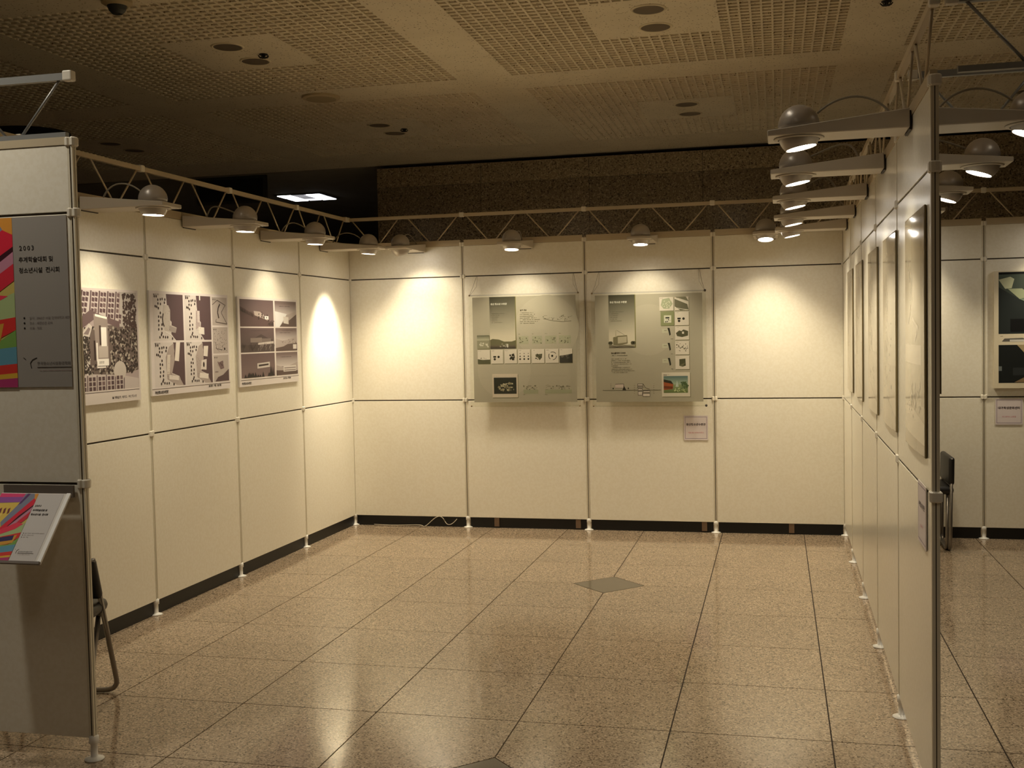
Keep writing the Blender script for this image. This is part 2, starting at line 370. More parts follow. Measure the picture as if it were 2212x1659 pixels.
# ================================================================== ARM SPOTLIGHTS
ZA = 2.262
def lamp(label, wall_pt, rz, aim=62, size=84, power=1.0, group='arm spotlights', yawl=0.0, blend=0.75, cab=0, ball=None):
    """wall_pt: point on the wall plane; local -y points into the booth"""
    t = empty('arm_spotlight', (wall_pt[0], wall_pt[1], ZA), rz); tag(t, label, 'spotlight', group)
    k = ('arm',)
    if k not in CACHE:
        bm = bmesh.new(); prism(bm, [(-0.02, 0), (-0.50, 0), (-0.50, 0.020), (-0.02, 0.068)], lambda p, x: (x, p[0], p[1]), -0.09, 0.09)
        bmesh.ops.bevel(bm, geom=bm.edges[:], offset=0.003, segments=1, affect='EDGES'); CACHE[k] = me_from(bm, ARMM)
        bm = bmesh.new(); box(bm, -0.07, 0.07, -0.02, -0.012, -0.004, 0.062); CACHE[('armend',)] = me_from(bm, mat('dark bracket', (52, 46, 40), 0.6))
        bm = bmesh.new(); lathe(bm, [(0.074, -0.006), (0.086, -0.006), (0.089, -0.001), (0.074, -0.001)], 40, 0, -0.39, False); CACHE[('ring',)] = me_from(bm, ARMM, True)
        for ci, pts in enumerate((bez((0, -0.325, 0.085), (0, -0.24, 0.16), (0.0, -0.13, 0.15), (0.03, -0.075, 0.06)), bez((0.01, -0.325, 0.08), (0, -0.2, 0.13), (0.02, -0.15, 0.16), (0.02, -0.12, 0.052)),
                                  bez((0, -0.33, 0.07), (0.02, -0.22, 0.15), (-0.06, -0.20, 0.12), (-0.05, -0.16, 0.05)))):
            bm = bmesh.new(); tube(bm, pts, 0.0042, 8); CACHE[('cab', ci)] = me_from(bm, CABLEM, True)
    arm = link('arm', CACHE[k], t); link('end_bracket', CACHE[('armend',)], arm); link('trim_ring', CACHE[('ring',)], arm)
    c = Vector((0, -0.39, 0.012)); d = Vector((math.sin(yawl) * math.cos(R(aim)), math.cos(yawl) * math.cos(R(aim)), -math.sin(R(aim))))
    ba = aim + 11 if ball is None else ball; db = Vector((math.sin(yawl) * math.cos(R(ba)), math.cos(yawl) * math.cos(R(ba)), -math.sin(R(ba))))
    k = ('cup', ba, yawl)
    if k not in CACHE:
        bm = bmesh.new(); bmesh.ops.create_uvsphere(bm, u_segments=36, v_segments=20, radius=0.073)
        bmesh.ops.bisect_plane(bm, geom=bm.verts[:] + bm.edges[:] + bm.faces[:], plane_co=db * 0.049, plane_no=db, clear_outer=True)
        CACHE[k] = me_from(bm, LAMPG, True)
        rot = db.to_track_quat('Z', 'Y').to_matrix().to_4x4()
        bm = bmesh.new(); bmesh.ops.create_circle(bm, cap_ends=True, segments=28, radius=0.0525, matrix=Matrix.Translation(db * 0.046) @ rot); CACHE[('lens',) + k] = me_from(bm, GLOW)
        bm = bmesh.new(); lathe(bm, [(0.073 * math.cos(R(q)), 0.073 * math.sin(R(q))) for q in (-20, 0, 12, 24, 36, 48, 60, 72, 82, 89)], 36); CACHE[('dome',)] = me_from(bm, LAMPG, True)
    b = link('cup', CACHE[k], t, c); link('lens', CACHE[('lens',) + k], b); link('dome', CACHE[('dome',)], t, c + Vector((0, 0, 0.034)))
    link('cable', CACHE[('cab', cab % 3)], t)
    l = bpy.data.lights.new('bulb', 'SPOT'); l.energy = LAMP_W * power; l.color = LAMP_COL; l.spot_size = R(size); l.spot_blend = blend; l.shadow_soft_size = 0.03
    lo = link('bulb', l, t, c + db * 0.066); lo.rotation_mode = 'QUATERNION'; lo.rotation_quaternion = d.to_track_quat('-Z', 'Y')
    l2 = bpy.data.lights.new('bulb_spill', 'SPOT'); l2.energy = SPILL_W * min(power, 1.3) ** 0.5; l2.color = LAMP_COL; l2.spot_size = R(125); l2.spot_blend = 1.0; l2.shadow_soft_size = 0.05
    d2 = Vector((0, -math.sin(R(8)), -math.cos(R(8)))); lo = link('bulb_spill', l2, t, c + db * 0.068); lo.rotation_mode = 'QUATERNION'; lo.rotation_quaternion = d2.to_track_quat('-Z', 'Y')
    return t
GRP = 'dome spotlights on bracket arms'
for i, (x, lab, kw) in enumerate(((0.60, 'above the blank corner panel of the poster partition', dict(aim=58, size=100, power=1.15, yawl=0.35, ball=68)),
        (1.50, 'above the hung poster with hills and seven thumbnails', dict(aim=60, size=88, power=1.0, ball=97)), (2.49, 'above the hung poster with the orange building picture', dict(aim=58, size=84, power=0.9, ball=96)),
        (3.40, 'above the blank panel right of the hung posters', dict(aim=68, size=84, power=1.3, ball=103)))):
    lamp('grey dome spotlight on arm ' + lab, (x, -0.008), 0, group=GRP, cab=i, **kw)
def lw(d): return (LO[0] + d * math.cos(LANG), LO[1] + d * math.sin(LANG))
for i, (d, lab, kw) in enumerate(((1.50, 'above the sepia site plan board', dict(aim=60, size=84, ball=88)), (2.49, 'above the sepia board with four site plans', dict(aim=60, size=84, ball=88)),
        (3.50, 'above the sepia board with six building views', dict(aim=58, size=86, ball=88)), (4.50, 'above the blank panel next to the inner corner', dict(aim=64, size=58, power=8.5, blend=0.9, ball=86)))):
    lamp('grey dome spotlight on arm ' + lab, lw(d), LANG, group=GRP, cab=i, **kw)
def rw(d): return (3.970 + d * math.cos(RANG), d * math.sin(RANG))
for i, (d, lab) in enumerate(((4.49, 'nearest the free end of the glossy-board partition'), (3.50, 'second from the free end of the glossy-board partition'), (2.50, 'in the middle of the glossy-board partition'),
        (1.50, 'second from the inner corner on the glossy-board partition'), (0.62, 'beside the inner corner on the glossy-board partition'))):
    lamp('silver dome spotlight on arm ' + lab, rw(d), RANG, group=GRP, cab=i, aim=64, size=84, power=0.8, ball=80)
for i, (d, lab) in enumerate(((4.49, 'on the outer face near the free end of the glossy-board partition'), (3.50, 'on the outer face of the glossy-board partition, second from its free end'),
        (2.50, 'on the outer face of the glossy-board partition, third from its free end'), (1.50, 'on the outer face of the glossy-board partition, fourth from its free end'))):
    lamp('grey dome spotlight ' + lab, rw(d), RANG + math.pi, group=GRP, cab=i, aim=62, size=84, power=0.8)
for i, (x, lab) in enumerate(((0.50, 'behind the blank corner panel'), (1.50, 'behind the hills poster panel'), (2.49, 'behind the orange building poster panel'), (3.48, 'behind the blank end panel'), (4.46, 'behind the second bay'))):
    lamp('added unseen grey dome spotlight on the rear of poster partition ' + lab, (x, 0.008), math.pi, group=GRP, cab=i, aim=60, size=90, power=1.3)  # unseen lamps added to brighten the far ceiling and granite wall
lamp('grey dome spotlight above the blank panel of the second bay', (4.40, -0.008), 0, group=GRP, aim=56, size=84, power=0.9)
lamp('grey dome spotlight above the dark photo board of the second bay', (5.42, -0.008), 0, group=GRP, aim=58, size=84, power=0.9, cab=1)

# ================================================================== CEILING FITTINGS
RIM = mat('white trim ring', (214, 200, 168), 0.5); REFL = mat('grey lamp glass', (128, 116, 100), 0.3, 0.2); LITG = mat('lit downlight', (255, 244, 224), 0.5, 0, 0.5, 9, (1, 0.9, 0.72))
bm = bmesh.new(); lathe(bm, [(0.092, -0.001), (0.092, -0.006), (0.103, -0.006), (0.108, -0.001)], 36, cap=False); rimm = me_from(bm, RIM, True)
def bowl(m):
    bm = bmesh.new(); lathe(bm, [(0.093, -0.0045), (0.088, 0.0), (0.075, 0.018), (0.05, 0.028), (0.001, 0.029)], 36, cap=False)
    for v in bm.verts: v.co.z = -0.0045 - (v.co.z + 0.0045) * 0.06
    return me_from(bm, m, True)
bowl_off, bowl_on = bowl(REFL), bowl(LITG)
def downlight(x, y, lab, on=False, power=0.0):
    t = empty('downlight', (x, y, ZC)); tag(t, lab, 'ceiling light', 'round ceiling downlights')
    link('trim_ring', rimm, t); link('lamp_glass', bowl_on if on else bowl_off, t)
    if power:
        l = bpy.data.lights.new('bulb', 'SPOT'); l.energy = power; l.color = DOWN_COL; l.spot_size = R(125); l.spot_blend = 0.8; l.shadow_soft_size = 0.08
        link('bulb', l, t, (0, 0, -0.02))
pname = {-2.775: 'beyond plan-board partition', -0.015: 'over plan-board partition', 2.745: 'over booth middle', 5.505: 'over second bay'}
rname = {-4.54: 'entrance row', -1.77: 'middle row', 1.075: 'granite wall row', -7.31: 'front hall row'}
for cx in CXS[1:]:
    for cyy, s in ROWS:
        on = cyy < -4
        for dy, wd in ((-0.195, 'entrance side'), (0.20, 'granite wall side')):
            downlight(cx, cyy + dy * s, ('lit' if on else 'unlit') + ' round downlight ' + pname[cx] + ', ' + rname[cyy] + ', ' + wd + ' of pair', on, 0.0 if not on else ({-2.775: 3.0, -0.015: 3.0, 2.745: 9.0, 5.505: 26.0}[cx] if cyy < -7 else 7.0))
downlight(0.38, -5.76, 'lit round downlight in the ceiling band in front of the banner', True, 84)
BLK = mat('black fitting', (18, 16, 14), 0.5)
def sprinkler(x, y, lab):
    t = empty('sprinkler', (x, y, ZC)); tag(t, lab, 'sprinkler', 'ceiling sprinklers')
    bm = bmesh.new(); lathe(bm, [(0.030, -0.001), (0.030, -0.004), (0.012, -0.008), (0.012, -0.018), (0.006, -0.026)], 16); link('body', me_from(bm, BLK), t)
    bm = bmesh.new()
    for k in range(8):
        a = k * math.pi / 4; tube(bm, [(0.006 * math.cos(a), 0.006 * math.sin(a), -0.026), (0.026 * math.cos(a), 0.026 * math.sin(a), -0.022), (0.036 * math.cos(a), 0.036 * math.sin(a), -0.010)], 0.0035, 5)
    link('deflector', me_from(bm, BLK), t)
sprinkler(0.12, -1.72, 'black sprinkler head beside the downlight pair over plan-board partition')
sprinkler(0.135, 1.12, 'black sprinkler head beside the downlight pair near the granite wall')
sprinkler(4.12, -1.70, 'black sprinkler head in the plain band above the glossy-board partition')
t = empty('ceiling_speaker', (-0.04, -0.385, ZC)); tag(t, 'flat round white speaker cover in the plain ceiling band', 'speaker')
bm = bmesh.new(); lathe(bm, [(0.150, -0.001), (0.148, -0.016), (0.120, -0.022)], 48); link('cover', me_from(bm, mat('speaker white', (196, 178, 142), 0.6), False), t)
bm = bmesh.new(); lathe(bm, [(0.118, -0.0222), (0.118, -0.024), (0.01, -0.0245)], 48); link('grille', me_from(bm, mat('speaker grille', (170, 154, 122), 0.7)), t)
t = empty('smoke_detector', (-0.12, -3.05, ZC)); tag(t, 'round smoke detector with dark tapering nose on the ceiling band', 'detector')
bm = bmesh.new(); lathe(bm, [(0.085, -0.001), (0.085, -0.02), (0.060, -0.035)], 32); link('base', me_from(bm, mat('detector ivory', (178, 160, 122), 0.5)), t)
bm = bmesh.new(); lathe(bm, [(0.055, -0.0352), (0.045, -0.06), (0.028, -0.078)], 32); link('nose', me_from(bm, mat('detector dark', (46, 48, 42), 0.5)), t)
t = empty('round_diffuser', (-3.14, 0.16, ZC)); tag(t, 'large black round air diffuser in the unlit part of the ceiling', 'air diffuser')
bm = bmesh.new(); lathe(bm, [(0.36, -0.001), (0.36, -0.012), (0.33, -0.02)], 48); link('rim', me_from(bm, BLK), t)
bm = bmesh.new(); lathe(bm, [(0.22, -0.0202), (0.20, -0.035), (0.05, -0.036)], 48); link('cone', me_from(bm, BLK), t)
t = empty('fluorescent_troffer', (-2.67, 5.22, ZC - 0.006)); tag(t, 'lit square fluorescent ceiling panel in the dark side hall', 'ceiling light')
link('frame', boxme(mat('troffer frame', (70, 66, 60), 0.5), -0.33, 0.33, -0.32, 0.32, -0.012, -0.001), t)
for (x0, x1, y0, y1, e) in ((-0.30, -0.11, -0.29, -0.02, 8), (-0.30, -0.11, 0.02, 0.29, 8), (0.11, 0.30, -0.29, -0.02, 8), (0.11, 0.30, 0.02, 0.29, 8), (-0.085, 0.085, -0.29, -0.11, 0.25), (-0.085, 0.085, -0.085, 0.085, 0.2), (-0.085, 0.085, 0.11, 0.29, 0.9)):
    link('diffuser', boxme(mat('fluoro%g' % e, (235, 235, 240), 0.5, 0, 0.5, e, (0.96, 0.95, 1.0)), x0, x1, y0, y1, -0.018, -0.0125), t)
t = empty('air_duct', (-2.74, 3.22, ZC)); tag(t, 'dark rectangular duct opening under the edge of the ceiling', 'duct')
link('casing', boxme(mat('duct casing', (58, 54, 46), 0.7), -0.45, 0.45, -0.01, 0.03, -0.32, -0.006), t); link('opening', boxme(BLK, -0.41, 0.41, -0.014, -0.0102, -0.29, -0.04), t)

# ================================================================== PRINTED SHEETS
def text_polys(s, size, align='LEFT', bold=0.0, space=1.0):
    c = bpy.data.curves.new('txt', 'FONT'); c.body = s; c.size = size; c.align_x = align; c.offset = bold; c.resolution_u = 2; c.space_character = space
    o = bpy.data.objects.new('txt', c); COL.objects.link(o)
    dg = bpy.context.evaluated_depsgraph_get(); dg.update()
    me = bpy.data.meshes.new_from_object(o.evaluated_get(dg)); bpy.data.objects.remove(o); bpy.data.curves.remove(c)
    P = [[(me.vertices[i].co.x, me.vertices[i].co.y) for i in p.vertices] for p in me.polygons]; bpy.data.meshes.remove(me); return P
class Sheet:
    """polygons in metres, origin bottom left, drawn in order; colours sRGB"""
    def __init__(s, w, h, bg=None):
        s.w, s.h, s.P = w, h, []
        if bg: s.rect(0, 0, 1, 1, bg)
    def poly(s, pts, c, lay=1): s.P.append(([(u * s.w, (1 - v) * s.h) for u, v in pts], [c] * len(pts), lay))
    def grad(s, pts, cs, lay=1): s.P.append(([(u * s.w, (1 - v) * s.h) for u, v in pts], cs, lay))
    def rect(s, u0, v0, u1, v1, c, lay=0): s.poly([(u0, v1), (u1, v1), (u1, v0), (u0, v0)], c, lay)
    def vgrad(s, u0, v0, u1, v1, c0, c1, lay=1): s.grad([(u0, v1), (u1, v1), (u1, v0), (u0, v0)], [c1, c1, c0, c0], lay)
    def line(s, pts, wd, c, lay=3):
        for (a, b), (e, f) in zip(pts, pts[1:]):
            ax, ay, bx, by = a * s.w, b * s.h, e * s.w, f * s.h; L = math.hypot(bx - ax, by - ay) or 1; nx, ny = -(by - ay) / L * wd / 2, (bx - ax) / L * wd / 2
            s.poly([((ax + nx) / s.w, (ay + ny) / s.h), ((bx + nx) / s.w, (by + ny) / s.h), ((bx - nx) / s.w, (by - ny) / s.h), ((ax - nx) / s.w, (ay - ny) / s.h)], c, lay)
    def disc(s, u, v, r, c, lay=2, n=10, sx=1.0): s.poly([(u + sx * r * math.cos(2 * math.pi * i / n) / s.w, v - r * math.sin(2 * math.pi * i / n) / s.h) for i in range(n)], c, lay)
    def text(s, u, v, t, size, c, lay=4, align='LEFT', bold=0.0, space=1.0, sx=1.0):
        for P in text_polys(t, size, align, bold, space): s.P.append(([(u * s.w + sx * x, (1 - v) * s.h + y) for x, y in P], [c] * len(P), lay))
    def scrib(s, u, v, wd, hh, c, rng, lay=4):
        """unreadably small writing"""
        x = u
        while x < u + wd:
            g = hh * rng.uniform(0.5, 0.9) * s.h / s.w
            if rng.random() < 0.85: s.rect(x, v - hh * rng.uniform(0.6, 1.0), min(x + g, u + wd), v, c, lay)
            x += g * rng.uniform(1.2, 1.6)
    def blobs(s, u0, v0, u1, v1, n, c, rng, r=0.006, lay=3):
        for _ in range(n):
            a, b = rng.uniform(u0, u1), rng.uniform(v0, v1); rr = r * rng.uniform(0.5, 1.3); k = rng.uniform(0, 3)
            s.poly([(a + rr * math.cos(k + q) * rng.uniform(.6, 1.3) / s.w, b + rr * math.sin(k + q) * rng.uniform(.6, 1.3) / s.h) for q in (0, 1.4, 2.9, 4.6)], c, lay)
    def build(s, name, m, parent, loc, nseg=0, bulge=0.0):
        V, F, C = [], [], []
        E_ = 0.0002
        cnt, seen = {}, {}
        for p in s.P: cnt[p[2]] = cnt.get(p[2], 0) + 1
        for pts, cs, lay in s.P:
            seen[lay] = seen.get(lay, -1) + 1; yy = -(lay + 0.9 * seen[lay] / cnt[lay]) * E_
            k = len(V); V += [(x, yy, y) for x, y in pts]; F.append(tuple(range(k, k + len(pts)))); C += [(*lin(c), 1) for c in cs]
        me = bpy.data.meshes.new(name); me.from_pydata(V, [], F)
        at = me.color_attributes.new('Col', 'FLOAT_COLOR', 'POINT')
        for i, c in enumerate(C): at.data[i].color = c
        me.materials.append(m)
        bm = bmesh.new(); bm.from_mesh(me)
        bm.normal_update()
        fl = [f for f in bm.faces if f.normal.y > 0]
        if fl: bmesh.ops.reverse_faces(bm, faces=fl)
        if nseg:
            for i in range(1, nseg):
                bmesh.ops.bisect_plane(bm, geom=bm.verts[:] + bm.edges[:] + bm.faces[:], plane_co=(s.w * i / nseg, 0, 0), plane_no=(1, 0, 0))
            for v in bm.verts: v.co.y -= bulge * math.sin(math.pi * max(0, min(1, v.co.x / s.w)))
        bm.to_mesh(me); bm.free()
        if nseg:
            for p in me.polygons: p.use_smooth = True
        return link(name, me, parent, loc)
WHT = (222, 212, 206); DK = (92, 72, 74); MDK = (122, 100, 100); BRN = (58, 44, 42)

def board(name, label, cat, org, rz, u, z, sheet, m=PAPER, thick=0.012, core=(214, 206, 192), grp=None):
    """mounted board: local x along its wall starting at u, bottom at z"""
    c, s_ = math.cos(rz), math.sin(rz)
    t = empty(name, (org[0] + u * c, org[1] + u * s_, z), rz); tag(t, label, cat, grp)
    y = -0.012
    link('backing', boxme(mat('board core %d' % core[0], core, 0.6), 0, sheet.w, y - thick, y, 0, sheet.h), t)
    sheet.build('print', m, t, (0, y - thick - 0.0003, 0)); return t

# ---- left partition boards
def site_plan():
    g = random.Random(11); s = Sheet(0.90, 0.61, (214, 202, 196)); T = 0.885
    s.rect(0.0, 0.02, 0.985, T, (176, 160, 156), 0); s.rect(0.0, 0.02, 0.50, T, (150, 134, 130), 1) if False else None
    # housing blocks at the top: slanted streets
    s.poly([(0, .02), (.80, .02), (.80, .30), (.60, .235), (.52, .20), (.36, .33), (.0, .50)], (202, 190, 184), 1)
    for k in range(11):
        x = 0.02 + k * 0.082; sl = .07 if x < .45 else .035
        s.line([(x + .02, .02), (x + .02 - sl * 1.2, .42)], 0.011, (96, 76, 76), 2)
        for r_ in range(7):
            for q in (0, 1):
                b = .030 + r_ * .047; a = x + .034 + q * .030 - sl * 3 * b
                lim = .17 + (a - .52) * .35 if a > .52 else .17 + (.52 - a) * .75
                if b > lim or a > .80 or a < .01: continue
                s.poly([(a, b), (a + .024, b + .006), (a + .020, b + .040), (a - .004, b + .034)], (98, 76, 78) if g.random() < .85 else MDK, 3)
    s.poly([(.0, .40), (.36, .30), (.52, .185), (.58, .215), (.80, .285), (.80, .34), (.56, .262), (.40, .37), (.0, .49)], (112, 92, 92), 4)
    # wood on the right and around the school
    s.poly([(.30, .42), (.50, .33), (.985, .30), (.985, .72), (.80, .76), (.42, .76), (.38, .60)], (112, 98, 92), 2)
    s.poly([(.82, .02), (.985, .02), (.985, .33), (.80, .33)], (186, 176, 168), 2)
    for _ in range(950):
        a, b = g.uniform(.40, .975), g.uniform(.34, .74)
        if .50 < a < .74 and .36 < b < .66 and not (a > .70): continue
        s.disc(a, b, g.uniform(.005, .009), (58, 48, 44) if g.random() < .72 else (176, 166, 152), 5, 6)
    for _ in range(190): s.disc(g.uniform(.84, .975), g.uniform(.04, .34), g.uniform(.006, .010), (76, 60, 56), 5, 6)
    for _ in range(200): s.disc(g.uniform(.38, .50), g.uniform(.40, .74), g.uniform(.005, .008), (62, 54, 48) if g.random() < .7 else (214, 206, 196), 5, 6)
    s.poly([(.42, .40), (.50, .30), (.53, .33), (.50, .42)], (206, 196, 186), 6); s.poly([(.445, .395), (.495, .335), (.512, .35), (.49, .40)], (140, 124, 120), 7)
    # school buildings
    s.poly([(.545, .22), (.68, .26), (.68, .62), (.56, .62)], (154, 140, 132), 5)
    s.poly([(.56, .22), (.675, .245), (.675, .265), (.56, .24)], (250, 244, 232), 6)
    s.rect(.612, .335, .665, .50, (246, 240, 230), 7); s.rect(.595, .32, .612, .49, (70, 54, 50), 6)
    s.rect(.54, .45, .555, .62, BRN, 6); s.rect(.562, .47, .578, .63, (238, 230, 220), 6)
    s.rect(.585, .50, .675, .60, (190, 178, 168), 6); s.rect(.565, .61, .68, .67, (246, 240, 230), 7)
    s.text(.585, .65, '운동장', .016, (60, 50, 46), 8); s.rect(.565, .675, .65, .69, (240, 232, 222), 7)
    s.disc(.79, .72, .052, (198, 188, 178), 6, 18, 1.1)
    # housing at the bottom
    s.poly([(.0, .745), (.40, .73), (.80, .76), (.985, .80), (.985, T), (0, T)], (196, 184, 178), 4)
    for k in range(10):
        x = .02 + k * .09; s.line([(x, .75), (x - .004, T)], .007, DK, 5)
        for r_ in range(3):
            for q in (0, 1):
                a = x + .012 + q * .036; b = .765 + r_ * .042
                if a < .84: s.rect(a, b, a + .026, b + .033, DK if g.random() < .85 else MDK, 6)
    s.poly([(.36, .46), (.405, .50), (.425, .76), (.415, T), (.36, T)], (196, 180, 172), 6)
    s.line([(.43, .66), (.425, T)], .006, (238, 228, 216), 7)
    s.rect(0, T, 1, 1, (216, 206, 198), 8); s.rect(0, T + .012, .985, T + .018, (86, 72, 68), 9)
    s.text(.70, .968, '■ 계획설계 / 배치도 - 부산 청소년', .016, (50, 42, 40), 9, bold=.0004); s.rect(.985, 0, 1, T, (214, 204, 198), 8)
    return s
def four_plans():
    g = random.Random(5); s = Sheet(0.905, 0.604, (222, 212, 206))
    TREES = [(.06, .06), (.12, .06), (.17, .13), (.25, .12), (.31, .11), (.40, .12), (.17, .21), (.25, .22), (.38, .19), (.08, .27), (.13, .28), (.18, .31), (.24, .41), (.18, .49), (.25, .50), (.18, .58), (.18, .67), (.28, .66), (.17, .76), (.27, .75), (.27, .84), (.25, .88), (.20, .93), (.31, .92), (.38, .93), (.45, .93), (.61, .96)]
    def cell(u0, v0, u1, v1, kind):
        W, H = u1 - u0, v1 - v0; q = lambda a, b: (u0 + a * W, v0 + b * H); s.rect(u0, v0, u1, v1, (212, 203, 196), 1)
        s.poly([q(*p) for p in ([(.44, 0), (1, 0), (1, 1), (.72, 1), (.58, .86), (.60, .60), (.50, .52), (.46, .24)] if kind < 2 else [(.62, 0), (1, 0), (1, 1), (.92, 1), (.80, .78), (.56, .70), (.62, .44), (.66, .20)])], DK, 2)
        if kind >= 2: s.poly([q(*p) for p in [(.48, .10), (.64, .02), (.66, .40), (.56, .72), (.80, .80), (.94, 1), (.70, .98), (.40, .84), (.36, .34)]], (176, 162, 154), 3)
        for a, b in TREES: s.disc(*q(a, b), .0085, BRN, 5, 8, .8)
        s.text(*q(.03, .035), '■ 배치 계획', .011, (70, 60, 56), 6)
        if kind == 0:
            s.poly([q(*p) for p in [(.34, .24), (.50, .24), (.56, .34), (.55, .66), (.76, .72), (.72, .84), (.50, .80), (.36, .78), (.30, .56)]], (190, 180, 170), 4)
            s.line([q(.33, .42), q(.30, .52), q(.31, .62), q(.35, .70)], .010, BRN, 5); s.poly([q(*p) for p in [(.52, .68), (.76, .74), (.72, .84), (.50, .78)]], (160, 148, 142), 5)
            s.line([q(.40, .82), q(.56, .88), (u1 - .28 * W, v1)], .004, (240, 232, 224), 5)
        if kind == 1:
            s.poly([q(*p) for p in [(.42, .34), (.52, .34), (.58, .70), (.40, .76)]], (180, 164, 160), 4); s.rect(*q(.47, .34), *q(.56, .60), (206, 194, 188), 5)
            s.poly([q(*p) for p in [(.50, .70), (.72, .72), (.72, .88), (.50, .86)]], (228, 220, 208), 5); s.rect(*q(.56, .0), *q(.60, .10), (236, 228, 216), 4)
        if kind == 2:
            s.poly([q(*p) for p in [(.72, 0), (.86, 0), (.80, .44), (.66, .42)]], (230, 220, 208), 4); s.poly([q(*p) for p in [(.42, .28), (.52, .28), (.48, .72), (.38, .72)]], (214, 204, 192), 4)
            s.poly([q(*p) for p in [(.46, .74), (.78, .78), (.78, .88), (.46, .84)]], (224, 214, 204), 4)
        if kind == 3:
            s.poly([q(*p) for p in [(.68, .10), (.86, .10), (.82, .36), (.66, .34)]], (226, 216, 204), 4); s.poly([q(*p) for p in [(.58, .44), (.78, .42), (.76, .68), (.54, .66)]], (214, 204, 194), 4)
            s.disc(*q(.66, .55), .017, BRN, 5, 12, .6); s.poly([q(*p) for p in [(.50, .74), (.84, .78), (.82, .90), (.48, .86)]], (228, 218, 208), 5)
        for _ in range(14): s.disc(*q(g.uniform(.40, .56), g.uniform(.30, .80)), .002, DK, 6, 4)
    cell(.035, .025, .395, .475, 0); cell(.415, .025, .755, .475, 1); cell(.035, .495, .395, .92, 2); cell(.415, .495, .755, .92, 3)
    for k, (v0, v1) in enumerate(((.03, .325), (.345, .62), (.64, .915))):
        s.rect(.775, v0, .985, v1, (184, 172, 164), 1); s.text(.785, v0 + .03, '■ 개념도', .011, (70, 60, 56), 5)
        if k == 0:
            s.line([(.78, .11), (.85, .06), (.96, .11), (.90, .19), (.98, .31), (.82, .29), (.83, .26)], .004, BRN, 4); s.line([(.885, .10), (.86, .14), (.85, .19), (.865, .25)], .011, BRN, 5)
        if k == 1:
            for _ in range(70): s.disc(g.uniform(.79, .965), g.uniform(.38, .60), .0026, (90, 78, 74), 4, 5)
            s.line([(.81, .50), (.82, .57), (.90, .585)], .003, BRN, 4); s.disc(.935, .575, .009, BRN, 5)
        if k == 2:
            s.poly([(.83, .72), (.90, .70), (.92, .78), (.87, .79)], MDK, 4); s.blobs(.83, .70, .92, .78, 14, BRN, g, .004, 5)
            s.poly([(.79, .915), (.83, .87), (.90, .85), (.985, .79), (.985, .915)], DK, 4); s.scrib(.79, .82, .05, .012, MDK, g)
    s.rect(.0, .935, 1, .939, (96, 82, 78), 5)
    s.text(.03, .982, '부산청소년수련관', .019, (40, 32, 30), 6, bold=.0008); s.text(.70, .965, '■ 배치 / 개념 - ■ 계획', .016, (56, 46, 44), 6, bold=.0004); return s
